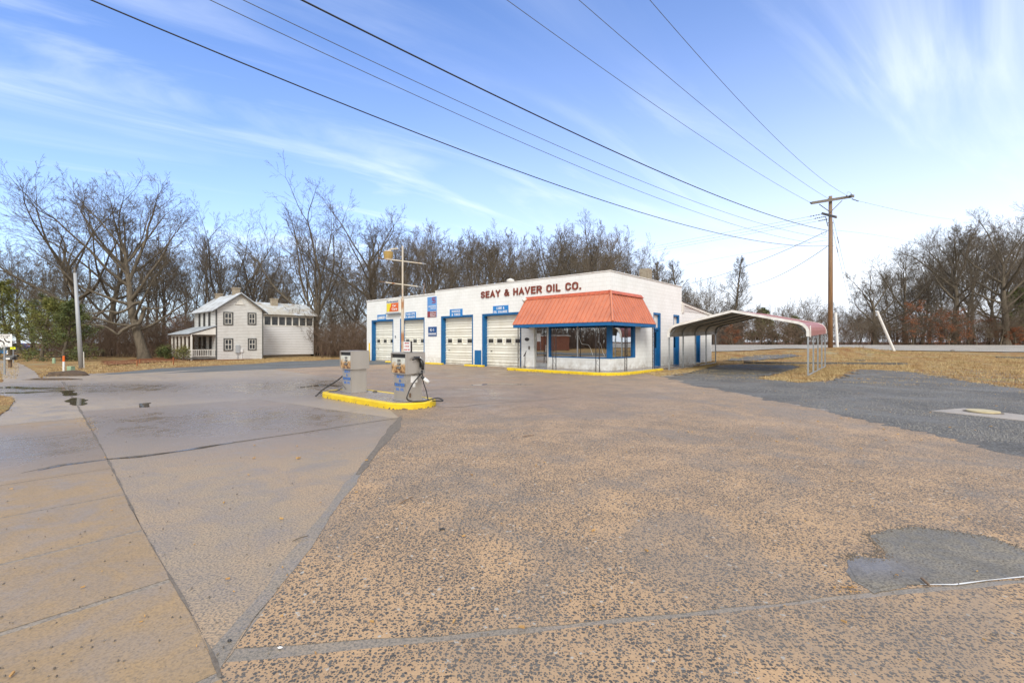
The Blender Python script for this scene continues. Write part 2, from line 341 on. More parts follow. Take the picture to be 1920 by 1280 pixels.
def aggregate():
    """washed concrete: dark stones standing in a sandy matrix, worn in drifts"""
    t = NT('exposed_aggregate_concrete')
    wv = t.mix(.012, t.co, t.noise(30, 2, col=True), 'ADD')
    d1 = t.vor(38, wv, dim='2D'); d2 = t.vor(80, wv, dim='2D'); cc = t.sep(t.vor(38, wv, 'Color', dim='2D')); cc2 = t.sep(t.vor(80, wv, 'Color', dim='2D'))
    big = t.noise(.42, 5, .7, rough=.6); mid = t.noise(1.7, 5, .5, rough=.6); fine = t.noise(60, 3)
    dens = t.ramp(t.math('ADD', t.math('MULTIPLY', big, .5), t.math('MULTIPLY', mid, .5)), .38, .62, 0, 1)
    y = t.sep()[1]
    k1 = t.math('LESS_THAN', cc[1], t.ramp(dens, 0, 1, .38, .85)); k2 = t.math('LESS_THAN', cc2[1], t.ramp(dens, 0, 1, .36, .88))
    s1 = t.math('MULTIPLY', t.ramp(t.math('SUBTRACT', t.ramp(cc[0], 0, 1, .26, .46), d1), .0, .07), k1)
    s2 = t.math('MULTIPLY', t.ramp(t.math('SUBTRACT', t.ramp(cc2[0], 0, 1, .26, .50), d2), .0, .09), k2)
    s = t.math('MAXIMUM', s1, s2, clamp=True)
    far = t.ramp(y, 4.0, 14)
    sand = t.mix(t.ramp(mid, .35, .68), (.47, .315, .18), (.37, .255, .155)); sand = t.mix(t.ramp(fine, .4, .7, 0, .5), sand, (.29, .19, .115))
    sand = t.mix(t.math('MULTIPLY', far, .8), sand, t.mix(t.ramp(big, .4, .6), (.40, .30, .22), (.42, .30, .20)))
    stone = t.mix(cc2[2], (.045, .047, .05), (.13, .122, .112)); stone = t.mix(t.ramp(cc[2], .982, .985), stone, (.42, .40, .36))
    c = t.mix(t.math('MULTIPLY', s, t.ramp(y, 9, 28, .97, .45)), sand, stone)
    film = t.ramp(t.noise(.7, 5, .9, t.map((1, 1, 1), 0, (3, 8, 0)), .6), .46, .62, 0, .45); c = t.mix(film, c, (.18, .160, .135))
    c = t.mix(t.ramp(t.noise(1.3, 5, .5, t.map((1, .6, 1), 30, (4, 2, 0)), .65), .63, .72, 0, .4), c, (.12, .10, .08))
    wt = t.math('MAXIMUM', wet(t, -1.5, 13.5, 6.5, 4.5, mid), t.math('MULTIPLY', wet(t, -1, 22, 9, 7, big), .8))
    c = t.mix(t.math('MULTIPLY', wt, .40), c, (.17, .125, .095))
    h = t.math('ADD', s, t.math('MULTIPLY', fine, .4)); t.bump(h, .5, .006)
    wr = t.ramp(t.noise(.8, 4, .8), .35, .6, .20, .55)
    rg = t.mix(wt, t.ramp(film, 0, .5, .75, .58), wr)
    return t.fin(c, rg, 0, .3)
MT['agg'] = aggregate()
def concrete(name, a, b, grit=(.12, .11, .10), gritamt=.5, rough=(.55, .3), wets=(), sc_=1.0, blotch=(.27, .22, .165)):
    t = NT(name); big = t.noise(.5*sc_, 5, .8, rough=.6); mid = t.noise(2.3*sc_, 5, .6, rough=.62); fine = t.noise(70, 3); sp = t.vor(60)
    c = t.mix(t.ramp(big, .38, .64), a, b); c = t.mix(t.ramp(mid, .42, .68, 0, .6), c, blotch); c = t.mix(t.ramp(fine, .42, .66, 0, gritamt), c, grit)
    keep = t.ramp(t.sep(t.vor(60, None, 'Color'))[0], .78, .82); c = t.mix(t.math('MULTIPLY', keep, t.ramp(sp, .3, .2, 0, .7)), c, grit)
    wt = None
    for wv in wets:
        q = wet(t, *wv, mid); wt = q if wt is None else t.math('MAXIMUM', wt, q)
    rg = t.ramp(mid, .4, .65, rough[0], rough[1])
    if wt is not None: c = t.mix(t.math('MULTIPLY', wt, .5), c, (.13, .105, .085)); rg = t.mix(wt, rg, t.ramp(mid, .4, .6, .12, .34))
    t.bump(t.math('ADD', fine, t.math('MULTIPLY', mid, .15)), .3, .004); return t.fin(c, rg)
MT['smooth'] = concrete('worn_forecourt_concrete', (.37, .285, .195), (.42, .295, .18), (.12, .11, .095), .9, (.7, .42), ((-5.5, 9.0, 5.5, 3.0), (-9, 14, 8, 4)))
MT['walk'] = concrete('sidewalk_concrete', (.36, .245, .125), (.30, .21, .115), (.13, .105, .07), .45, (.6, .36), ((-7.5, 6.6, 3.4, 1.8), (-15, 14.5, 4, 2.5)), 1.2)
MT['apron'] = concrete('apron_concrete', (.41, .325, .225), (.34, .27, .195), (.15, .135, .115), .6, (.62, .34), ((-6, 16, 8, 5), (-14, 15, 7, 3)), 1)
MT['walkway'] = concrete('walkway_concrete', (.34, .28, .23), (.27, .215, .175), (.13, .12, .11), .4, (.5, .25), ((0, 0, 50, 50),))
MT['island'] = concrete('island_concrete', (.30, .24, .19), (.24, .185, .145), (.12, .11, .10), .4, (.4, .15), ((-3, 11, 3, 3),))
MT['slab'] = concrete('pale_slab', (.42, .37, .31), (.36, .31, .26), (.2, .18, .15), .4)
MT['patch'] = concrete('grey_cement_patch', (.25, .215, .17), (.33, .265, .195), (.11, .105, .09), .8, (.6, .35), (), 2)
MT['pothole'] = concrete('pothole_asphalt', (.175, .16, .135), (.255, .225, .175), (.07, .065, .055), .9, (.85, .6), ((2.45, 3.15, .42, .22),), 4, (.14, .14, .14))
def asphalt(name, a, b, speck=(.26, .27, .28), sandy=.25):
    t = NT(name); big = t.noise(.45, 5, .8, rough=.6); fine = t.noise(55, 3); v = t.vor(30, dim='2D'); vc = t.sep(t.vor(30, None, 'Color', dim='2D'))
    c = t.mix(t.ramp(big, .36, .66), a, b); c = t.mix(t.math('MULTIPLY', t.ramp(vc[0], .55, .62), t.ramp(v, .42, .25, 0, .75)), c, speck)
    c = t.mix(t.math('MULTIPLY', t.ramp(vc[1], .70, .75), t.ramp(v, .4, .25, 0, .8)), c, (.035, .037, .04))
    c = t.mix(t.ramp(t.noise(1.1, 5, .7), .52, .72, 0, sandy), c, (.28, .21, .14)); c = t.mix(t.ramp(fine, .45, .7, 0, .5), c, (.06, .062, .066))
    t.bump(t.math('ADD', v, fine), .7, .012); return t.fin(c, t.ramp(big, .4, .65, .9, .6), 0, .25)
MT['asphalt'] = asphalt('gravelly_asphalt', (.105, .103, .10), (.165, .158, .145))
MT['street'] = asphalt('street_asphalt', (.125, .135, .138), (.16, .168, .165), (.22, .22, .22), .1)
MT['gravel'] = asphalt('pale_gravel', (.34, .315, .28), (.44, .41, .36), (.5, .48, .45), .3)
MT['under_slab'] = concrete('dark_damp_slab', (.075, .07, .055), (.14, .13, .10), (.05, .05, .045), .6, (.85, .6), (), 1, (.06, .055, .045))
def water():
    t = NT('puddle_water'); n = t.noise(5, 3); t.bump(n, .02, .01); c = t.mix(t.ramp(n, .4, .6), (.075, .06, .045), (.11, .09, .07)); return t.fin(c, .05, 0, .8)
MT['water'] = water()
MT['crack'] = simple('crack_fill', (.11, .09, .07), (.21, .18, .145), .8, 24)
MT['joint'] = simple('joint_mortar', (.31, .26, .20), (.15, .13, .11), .7, 40)
# ------------------------------------------------------------------ sheets laid on the terrain
def ragged(poly, amp, step=.35, seed=0):
    out = []; n = len(poly)
    for i in range(n):
        a, b = Vector(poly[i][:2]), Vector(poly[(i+1) % n][:2]); L = (b-a).length
        if L > 120: out.append(a); continue
        k = max(1, min(160, int(L/step)))
        for j in range(k):
            p = a.lerp(b, j/k)
            q = noise.noise(Vector((p.x*1.3, p.y*1.3, seed)))+.5*noise.noise(Vector((p.x*4, p.y*4, seed+5)))+.5*noise.noise(Vector((p.x*13, p.y*13, seed+9)))
            nrm = Vector((-(b-a).y, (b-a).x)).normalized(); out.append(p+nrm*q*amp)
    return out
def sheet(name, poly, mat, z, res=None, kind='structure', amp=0, step=.35, seed=0, parent=None, follow=True):
    if z < .0195: z *= .4
    pts = ragged(poly, amp, step, seed) if amp else [Vector(p[:2]) for p in poly]
    bm = bmesh.new(); vs = [bm.verts.new((p.x, p.y, 0)) for p in pts]; bm.faces.new(vs)
    if res:
        xs = [p.x for p in pts]; ys = [p.y for p in pts]
        for lo, hi, ax in ((min(xs), max(xs), 0), (min(ys), max(ys), 1)):
            k = math.floor(lo/res)+1
            while k*res < hi:
                co = Vector((0, 0, 0)); co[ax] = k*res; no = Vector((0, 0, 0)); no[ax] = 1
                bmesh.ops.bisect_plane(bm, geom=bm.verts[:]+bm.edges[:]+bm.faces[:], plane_co=co, plane_no=no); k += 1
    bmesh.ops.triangulate(bm, faces=bm.faces[:])
    for v in bm.verts: v.co.z = (hz(v.co.x, v.co.y) if follow else 0)+z
    bmesh.ops.recalc_face_normals(bm, faces=bm.faces)
    if sum(f.normal.z for f in bm.faces) < 0: bmesh.ops.reverse_faces(bm, faces=bm.faces)
    me = bpy.data.meshes.new(name); bm.to_mesh(me); bm.free(); me.materials.append(mat)
    o = bpy.data.objects.new(name, me); col.objects.link(o)
    if kind: o['kind'] = kind
    if parent: o.parent = parent
    return o
def ground_mesh():
    import itertools
    def axis(lo, hi):
        a = [lo]; x = lo
        while x < hi:
            d = 1.0 if -60 <= x <= 75 else 12.
            x += d; a.append(x)
        return a
    xs = axis(-480, 480); ys = axis(-420, 640); v = []; f = []
    for y in ys:
        for x in xs:
            z = hz(x, y)-.03
            if y > 18 and not (-20 < x < 20 and y < 22): z += .02*noise.noise(Vector((x*.8, y*.8, 0)))
            v.append((x, y, z))
    nx = len(xs)
    for j in range(len(ys)-1):
        for i in range(nx-1): f.append((j*nx+i, j*nx+i+1, (j+1)*nx+i+1, (j+1)*nx+i))
    o = fastmesh('ground', v, f, MT['grass']); o['kind'] = 'structure'; return o
ground_mesh()
def A(a, b): return tuple(ab(a, b)[:2])
def G(px, py): return tuple(gp(px, py)[:2])
PXA = [(118, 716), (131, 738), (146, 762), (162, 790), (196, 850), (226, 910), (262, 985), (318, 1085), (352, 1142), (392, 1222), (414, 1285)]
LA = sorted(((p.x*UX+p.y*UY, p.x*VX+p.y*VY) for p in (gp(*q) for q in PXA)))
def bA(a):
    if a <= LA[0][0]: return LA[0][1]+(a-LA[0][0])*.03
    for (a0, b0_), (a1, b1_) in zip(LA, LA[1:]):
        if a <= a1: return b0_+(b1_-b0_)*(a-a0)/(a1-a0)
    return LA[-1][1]
lineA_old = [(1.0, .55), (2.37, .65), (7.6, .87), (14, 1.12), (24.7, 1.46)]        # (a, b) of the sidewalk's inner edge
lineB = [(-1.40, 2.26), (-1.65, 4.13), (-1.95, 6.6), (-2.24, 9.1)]
sheet('forecourt_bed', [(-3, -6.5), (8.2, -6.5), (8.0, 4), (7.8, 16), (7.4, 21.0), A(8.5, 24), A(29, 24), A(30, 1.2), A(10, -.2), A(0, -.8)], MT['patch'], -.006, 4)
# exposed aggregate in front, from the joint line to the gravelly lot
sheet('forecourt', [(-1.40, 2.28), (.27, 2.50), (1.92, 2.77), (7.3, 3.58), (7.2, 8.0), (6.95, 11.0), (6.5, 16.3), (6.7, 21.5), A(9, 24), A(30, 24.5), A(32, 10.2), A(16, 8.9), (-2.24, 9.1), (-1.95, 6.6), (-1.65, 4.13)], MT['agg'], .000, 3, amp=.035, step=.3)
sheet('near_forecourt', [(-1.33, -6), (7.6, -6), (7.4, 3.55), (1.92, 2.72), (.27, 2.45), (-1.40, 2.2), (-1.36, 1.0)], MT['agg'], .000, 3, amp=.02, step=.2, seed=3)
sheet('cement_joint', [(-1.46, 2.18), (.27, 2.43), (1.92, 2.70), (7.4, 3.52), (7.4, 3.62), (1.92, 2.82), (.27, 2.55), (-1.46, 2.30)], MT['patch'], -.004, None, amp=.02, step=.12, seed=8)
sheet('worn_concrete', [A(-1.5, .2), A(4, .3), A(9, .3), A(14, .6), A(13.2, 4.5), (-2.24, 9.1), (-1.95, 6.6), (-1.65, 4.13), (-1.40, 2.26), (-1.30, 1.0), (-1.0, -2.5)], MT['smooth'], .002, 2, amp=.02, step=.25, seed=4)
sheet('apron', [A(14, .5), A(24.7, .5), A(29.0, 1.4), A(29.6, 8), A(30.5, 10.3), A(16, 9.1), (-2.24, 9.1), A(13.2, 4.5)], MT['apron'], .004, 3, amp=.015, step=.4, seed=5)
# grey patched strip beside the aggregate edge
sheet('cement_patch', [(-1.40, 2.25), (-1.48, 3.1), (-1.63, 4.2), (-1.86, 6.0), (-2.16, 8.6), (-2.22, 9.1), (-2.25, 9.1), (-1.94, 6.1), (-1.71, 4.2), (-1.58, 2.9), (-1.52, 2.3), (-1.45, 1.8), (-1.33, 1.6)], MT['patch'], .006, None, amp=.04, step=.15, seed=11)
# sidewalk slabs along the road
seg = [-1.5, 2.42, 3.62, 4.75, 6.0, 7.35, 8.9, 10.6, 12.6, 15.0, 18.5, 22.0, 25.4]
for i in range(len(seg)-1):
    jw = [.03, .026, .02, .012, .010][min(i, 4)]; jv = [.03, .03, .026, .02, .012][min(i, 4)]; a0, a1 = seg[i]+(jv if i else .01), seg[i+1]-jw
    sheet('sidewalk_slab', [A(a0, -1.2), A(a1, -1.2), A(a1, bA(a1)-.004), A(a0+(a1-a0)*.5, bA(a0+(a1-a0)*.5)-.004), A(a0, bA(a0)-.004)], MT['walk'] if i < 8 else MT['apron'], .008+.0015*(i % 3), None, amp=.004, step=.2, seed=i)
sheet('sidewalk_bed', [A(-2, -1.25), A(26, -1.25), A(26, bA(26)-.1)]+[A(a_, bA(a_)-.01) for a_ in (24, 20, 16, 13, 10, 8, 6, 5, 4, 3, 2, 0)]+[A(-2, bA(-2)-.01)], MT['joint'], .0055, None)
sheet('footpath', [A(25.6, -.05), A(34, -.15), A(45, -.4), A(60, -1.2), A(85, -3.5), A(120, -9), A(120, -7.2), A(85, -2.2), A(60, .0), A(45, .75), A(34, 1.0), A(25.6, 1.0)], MT['apron'], .012, 3, amp=.06)
sheet('road', [A(-60, -3.6), A(30, -3.6), A(60, -4.5), A(90, -6.5), A(140, -13), A(140, -25), A(90, -16), A(60, -13), A(30, -12), A(-60, -12)], MT['street'], .015, 4)
sheet('side_street', [A(29.4, 7.4)]+[G(300, 700), G(400, 696.7), G(520, 691.5), G(620, 687)]+[A(26.5, 24), A(28, 40), A(38, 60), A(50, 60), A(36.5, 33), G(620, 674), G(480, 682), G(300, 690.5), G(215, 699), G(175, 704)], MT['street'], .010, 2, amp=.08)
sheet('gravel_lot', [(6.9, 4), (7.0, 11.0), (6.45, 16.4), G(1240, 706), G(1270, 704.5), G(1300, 697), G(1322, 691), G(1342, 686), G(1400, 684), G(1490, 685), G(1495, 697), G(1432, 704), G(1425, 710), G(1500, 717), G(1560, 712), G(1590, 703), G(1612, 692), G(1700, 696), G(1760, 705), G(1820, 716), G(1920, 730), G(2300, 790), (30, 4)], MT['asphalt'], .003, 2, amp=.42, step=.1)
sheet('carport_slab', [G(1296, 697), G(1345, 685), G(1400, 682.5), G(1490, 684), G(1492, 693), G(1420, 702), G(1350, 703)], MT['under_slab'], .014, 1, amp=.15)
def road_far():
    far = [(4, 70), (20, 66), (40, 63), (70, 60), (120, 58)]; near = [(120, 40), (70, 41), (52, 43), (40, 46), (30, 50), (24, 46), (15, 43), (4, 44)]
    sheet('far_gravel_road', far+near, MT['gravel'], .03, 2, amp=.25)
road_far()
sheet('gravel_drift', [G(1350, 676), G(1420, 666), G(1480, 664), G(1500, 667), G(1450, 673), G(1400, 677)], MT['asphalt'], .02, 1, amp=.5)
sheet('leaf_strip', [G(200, 685), G(300, 679), G(400, 677), G(500, 670), G(590, 667), G(680, 661), G(640, 656), G(560, 655), G(480, 662), G(380, 668), G(280, 671), G(190, 677)], MT['litter'], .02, 2, amp=.3)
# pothole, water, cracks
ph = [(1585, 1052), (1603, 1044), (1660, 1048), (1650, 1030), (1625, 1003), (1665, 994), (1720, 992), (1790, 998), (1860, 1012), (1925, 1035), (2000, 1062), (2000, 1075), (1920, 1082), (1850, 1093), (1780, 1098), (1700, 1104), (1640, 1113), (1600, 1093), (1590, 1075)]
sheet('pothole_patch', [G(*q) for q in ph], MT['pothole'], .005, None, amp=.03, step=.025, seed=2)
sheet('pothole_puddle', [G(*q) for q in [(1588, 1056), (1612, 1047), (1680, 1056), (1740, 1068), (1768, 1088), (1740, 1098), (1690, 1103), (1640, 1110), (1606, 1091)]], MT['pothole'], .009, None, amp=.008, step=.05, seed=6)
def strip(pxs, w0, name, mat, z, amp=.02, seed=0, w1=None, step=.12):
    c = [Vector(G(*q)) for q in pxs]; n = len(c); l = []; r = []
    for i, p in enumerate(c):
        d = (c[min(i+1, n-1)]-c[max(i-1, 0)]).normalized(); nn = Vector((-d.y, d.x))
        ww = w0[i] if isinstance(w0, list) else w0
        l.append(p+nn*ww/2); r.append(p-nn*ww/2)
    return sheet(name, l+r[::-1], mat, z, None, amp=amp, step=step, seed=seed)
strip([(1725, 1104), (1790, 1099), (1850, 1092), (1925, 1081), (1990, 1072)], [.003, .011, .006, .014, .012], 'white_painted_line', MT['white'], .011, .004, 3, step=.03)
strip([(40, 888), (110, 873), (205, 862), (330, 848), (440, 830), (560, 812), (700, 791), (752, 783)], [.03, .10, .07, .05, .06, .04, .03, .02], 'wet_crack', MT['crack'], .0125, .02, 1)
strip([(70, 884), (120, 874), (200, 864)], [.02, .10, .03], 'crack_puddle', MT['water'], .0145, .02, 4)
strip([(206, 861), (260, 857), (330, 847.5), (380, 839), (440, 830)], [.02, .07, .045, .10, .02], 'crack_puddle', MT['water'], .0145, .015, 5)
strip([(752, 780), (738, 806), (712, 836), (690, 866), (672, 890)], [.05, .22, .12, .07, .03], 'tar_patch', MT['crack'], .010, .03, 9)
strip([(0, 726), (60, 728), (122, 729)], [.5, .4, .2], 'apron_puddle', MT['water'], .016, .12, 12)
strip([(0, 737), (60, 736), (124, 733), (134, 742)], [.3, .5, .35, .2], 'apron_puddle', MT['water'], .0165, .12, 13)
strip([(140, 746), (146, 752), (150, 760)], [.1, .5, .1], 'apron_puddle', MT['water'], .0165, .1, 14)
strip([(272, 756), (270, 764)], [.25, .2], 'apron_puddle', MT['water'], .012, .05, 15)
strip([(820, 764), (868, 763), (900, 758), (1010, 751), (1090, 743)], [.03, .04, .03, .03, .02], 'hairline_crack', MT['crack'], .007, .03, 16)
strip([(118, 716), (131, 738), (146, 762), (162, 790), (196, 850), (226, 910), (262, 985), (318, 1085), (352, 1142), (392, 1222), (414, 1285)], [.09, .06, .05, .03, .014, .010, .008, .006, .005, .006, .006], 'slab_crack', MT['crack'], .0125, .02, 17)
strip([(560, 727), (600, 722), (640, 724)], [.2, .7, .2], 'forecourt_puddle', MT['water'], .009, .15, 18)
strip([(880, 722), (940, 719), (1000, 722)], [.1, .25, .1], 'forecourt_puddle', MT['water'], .009, .1, 19)
sheet('grass_patch', [G(0, 742), G(22, 745), G(28, 752), G(14, 768), G(-30, 800), G(-60, 760)], MT['grass'], .02, None, amp=.06, step=.1)
# ------------------------------------------------------------------ dry grass
def pip(x, y, poly):
    c = False; n = len(poly); j = n-1
    for i in range(n):
        xi, yi = poly[i][0], poly[i][1]; xj, yj = poly[j][0], poly[j][1]
        if (yi > y) != (yj > y) and x < (xj-xi)*(y-yi)/(yj-yi)+xi: c = not c
        j = i
    return c
def blades(name, label, zones, seed):
    rng = random.Random(seed); v = []; f = []
    for poly, n, h, sp in zones:
        xs = [p[0] for p in poly]; ys = [p[1] for p in poly]; k = 0; tries = 0
        while k < n and tries < n*12:
            tries += 1
            x = rng.uniform(min(xs), max(xs)); y = rng.uniform(min(ys), max(ys))
            if not pip(x, y, poly): continue
            if noise.noise(Vector((x*.7, y*.7, seed)))+rng.uniform(-.5, .35) < sp: continue
            k += 1; z = hz(x, y)-.02
            for _ in range(3):
                a = rng.uniform(0, 6.28); l = rng.uniform(.5, 1.2)*h; w_ = rng.uniform(.006, .014); bx, by = x+rng.gauss(0, .04), y+rng.gauss(0, .04)
                lean = rng.uniform(.2, 1.1)*l
                o = len(v); dx, dy = math.cos(a), math.sin(a)
                v += [(bx-dy*w_, by+dx*w_, z), (bx+dy*w_, by-dx*w_, z), (bx+dx*lean, by+dy*lean, z+l)]; f.append((o, o+1, o+2))
    o = fastmesh(name, v, f, MT['blade'], smooth=False); tag(o, label, 'grass', kind='stuff'); return o
blades('dry_grass', 'dry golden winter grass beside the gravelly lot and under the carport', [
    ([G(1235, 706), G(1210, 700), G(1290, 684), G(1338, 677), G(1345, 683), G(1300, 697)], 3500, .09, -.6),
    ([G(1338, 677), G(1338, 660), G(1500, 659), G(1560, 690), G(1495, 688), G(1345, 684)], 2600, .07, -.05),
    ([G(1500, 690), G(1600, 690), G(1560, 713), G(1500, 718), G(1425, 711)], 3500, .10, -.5),
    ([G(1560, 690), G(1560, 652), G(1700, 658), G(1920, 668), G(2000, 675), G(1960, 732), G(1820, 717), G(1700, 698)], 11000, .07, -.1),
    ([G(1280, 706), G(1340, 683), G(1500, 683), G(1620, 688), G(1760, 700), G(1990, 735), G(1990, 748), G(1800, 724), G(1600, 722), G(1400, 716)], 2600, .06, .22),
    ([G(1340, 660), G(1560, 655), G(1700, 659), G(1980, 676), G(1960, 728), G(1700, 697), G(1560, 690), G(1340, 676)], 900, .24, .2),
    ([G(1545, 705), G(1640, 712), G(1600, 722)], 60, .07, .1),
], 3)
blades('dry_grass', 'dry grass strip between the side street, the footpath and the thicket', [
    ([G(70, 712), G(110, 706), G(300, 690), G(480, 681), G(620, 672), G(620, 664), G(400, 674), G(200, 680), G(80, 690)], 7000, .09, -.4),
    ([G(-40, 740), G(26, 745), G(28, 752), G(14, 768), G(-40, 800)], 500, .06, -.8),
    ([G(-20, 711), G(30, 711), G(34, 690), G(30, 676), G(-20, 690)], 2500, .08, -.5),
    ([G(140, 782), G(172, 784), G(178, 815), G(168, 812)], 160, .035, -.9),
], 5)
# ------------------------------------------------------------------ the service station
CX, CY = 4.81, 22.26
W_LEN, SIDE, SIDE2 = 22.45, 8.92, 14.46
st = empty('service_station', (CX, CY, 0), ANG)
tag(st, 'white painted block service station with four garage bays and an orange corner awning', 'building')
SM = Matrix.Translation((CX, CY, 0)) @ Matrix.Rotation(ANG, 4, 'Z')
SI = SM.inverted()
def fw(px, py=None, yo=0.0):
    """local (x, z) of a pixel on the station's front, yo = offset of the plane along local y"""
    d = Vector(((px-960)/F, 1, -((py or 640)-640)/F)); o = SI @ Vector((0, 0, CH)); q = SI.to_3x3() @ d
    t = (yo-o.y)/q.y; p = o+q*t; return (p.x, p.z)
def sw(px, py=None, xo=0.0):
    d = Vector(((px-960)/F, 1, -((py or 640)-640)/F)); o = SI @ Vector((0, 0, CH)); q = SI.to_3x3() @ d
    t = (xo-o.x)/q.x; p = o+q*t; return (p.y, p.z)
TH = .22; PZ = 4.98
doors = []
for a, b in ((697.5, 737.5), (751, 796), (827.8, 887), (905, 977.5)): doors.append((fw(a)[0], fw(b)[0]))
DZ = 3.2
mb = MB()
edge = -W_LEN
stepx = fw(816)[0]
def wallcol(x0, x1, z0, z1): mb.box(x0, x1, 0, TH, z0, z1)
for (a, b) in doors:
    wallcol(edge, a, 0, DZ); edge = b
sd0 = fw(1001)[0]; wx0 = fw(1028.5)[0]
wallcol(edge, sd0, 0, DZ)
wallcol(wx0, 0, 0, .70)
wallcol(sd0, 0, 2.42, DZ)
wallcol(-W_LEN, stepx, DZ, 4.80); wallcol(stepx, 0, DZ, PZ)
# side wall with openings
sdr = [(sw(1225)[0], sw(1238.5)[0], .12, 3.2), (sw(1262.5)[0], sw(1273.5)[0], .12, 3.2), (sw(1303.5)[0], sw(1313)[0], .12, 2.6)]
swin = sw(1191)[0]
def sidecol(y0, y1, z0, z1): mb.box(-TH, 0, y0, y1, z0, z1)
sidecol(TH, swin, 0, .70); sidecol(TH, swin, 2.42, 3.2)
e = swin
for (a, b, z0, z1) in sdr[:2]:
    sidecol(e, a, 0, 3.2); sidecol(a, b, 0, z0); e = b
sidecol(e, SIDE, 0, 3.2); sidecol(TH, SIDE, 3.2, PZ)
a, b, z0, z1 = sdr[2]
sidecol(SIDE, a, -.2, 3.38); sidecol(a, b, -.2, z0); sidecol(a, b, z1, 3.38); sidecol(b, SIDE2, -.2, 3.38)
mb.box(-W_LEN, -W_LEN+TH, TH, 9, 0, 4.80); mb.box(-W_LEN+TH, -TH, SIDE-TH, SIDE, 0, PZ-.02)
mb.box(-9, -TH, SIDE2-TH, SIDE2, -.2, 3.38); mb.box(-9, -9+TH, SIDE, SIDE2-TH, -.2, 3.38)
mb.build('wall', MT['block'], st)
MB().box(-W_LEN+TH, -TH, TH, SIDE-TH, 4.45, 4.55).build('flat_roof', MT['greywood'], st)
MB().box(-W_LEN+TH, -TH, TH, SIDE-TH, .0, .03).build('floor', MT['slab'], st)
c = MB(); c.box(stepx, .04, -.035, TH+.04, PZ+.002, PZ+.06); c.box(-TH-.04, .04, TH+.042, SIDE+.02, PZ+.002, PZ+.06)
c.build('parapet_cap', MT['coping'], st, bevel=.02)
c = MB(); k = int((stepx+W_LEN)/.42); wd = (stepx+W_LEN+.03)/k
for i in range(k):
    x0 = -W_LEN-.03+i*wd; c.extr([(x0+.012, 4.80), (x0+wd-.012, 4.80), (x0+wd-.012, 4.86), (x0+wd*.7, 4.885), (x0+wd*.3, 4.885), (x0+.012, 4.86)], 'y', -.05, .5)
c.build('drip_edge', MT['coping'], st)
# lean-to
c = MB(); c.add([(-.02, SIDE+.002, 3.38), (-.02, SIDE2+.02, 3.38), (-.02, SIDE+.002, 4.02), (-.16, SIDE+.002, 3.38), (-.16, SIDE2+.02, 3.38), (-.16, SIDE+.002, 4.02)], [(0, 1, 2), (3, 5, 4), (0, 3, 4, 1), (1, 4, 5, 2), (0, 2, 5, 3)]); c.build('gable_siding', MT['siding_clean'], st)
def slopebar(x0, x1, ya, za, yb, zb, th):
    return [(x0, ya, za), (x1, ya, za), (x1, yb, zb), (x0, yb, zb), (x0, ya, za+th), (x1, ya, za+th), (x1, yb, zb+th), (x0, yb, zb+th)]
BOXF = [(0, 3, 2, 1), (4, 5, 6, 7), (0, 1, 5, 4), (1, 2, 6, 5), (2, 3, 7, 6), (3, 0, 4, 7)]
MB().add(slopebar(-.03, .045, SIDE+.004, 3.90, SIDE2+.5, 3.34, .16), BOXF).build('fascia_board', MT['white_paint'], st)
MB().add(slopebar(-9.2, .09, SIDE+.004, 4.062, SIDE2+.58, 3.505, .05), BOXF).build('lean_to_roof', MT['grey_trim'], st)
c = MB().box(.0, .05, SIDE+.02, SIDE+.34, 3.36, 4.0)
for i in range(7): c.box(.05, .07, SIDE+.07, SIDE+.30, 3.42+i*.075, 3.46+i*.075)
c.build('louvre_vent', MT['white_paint'], st)
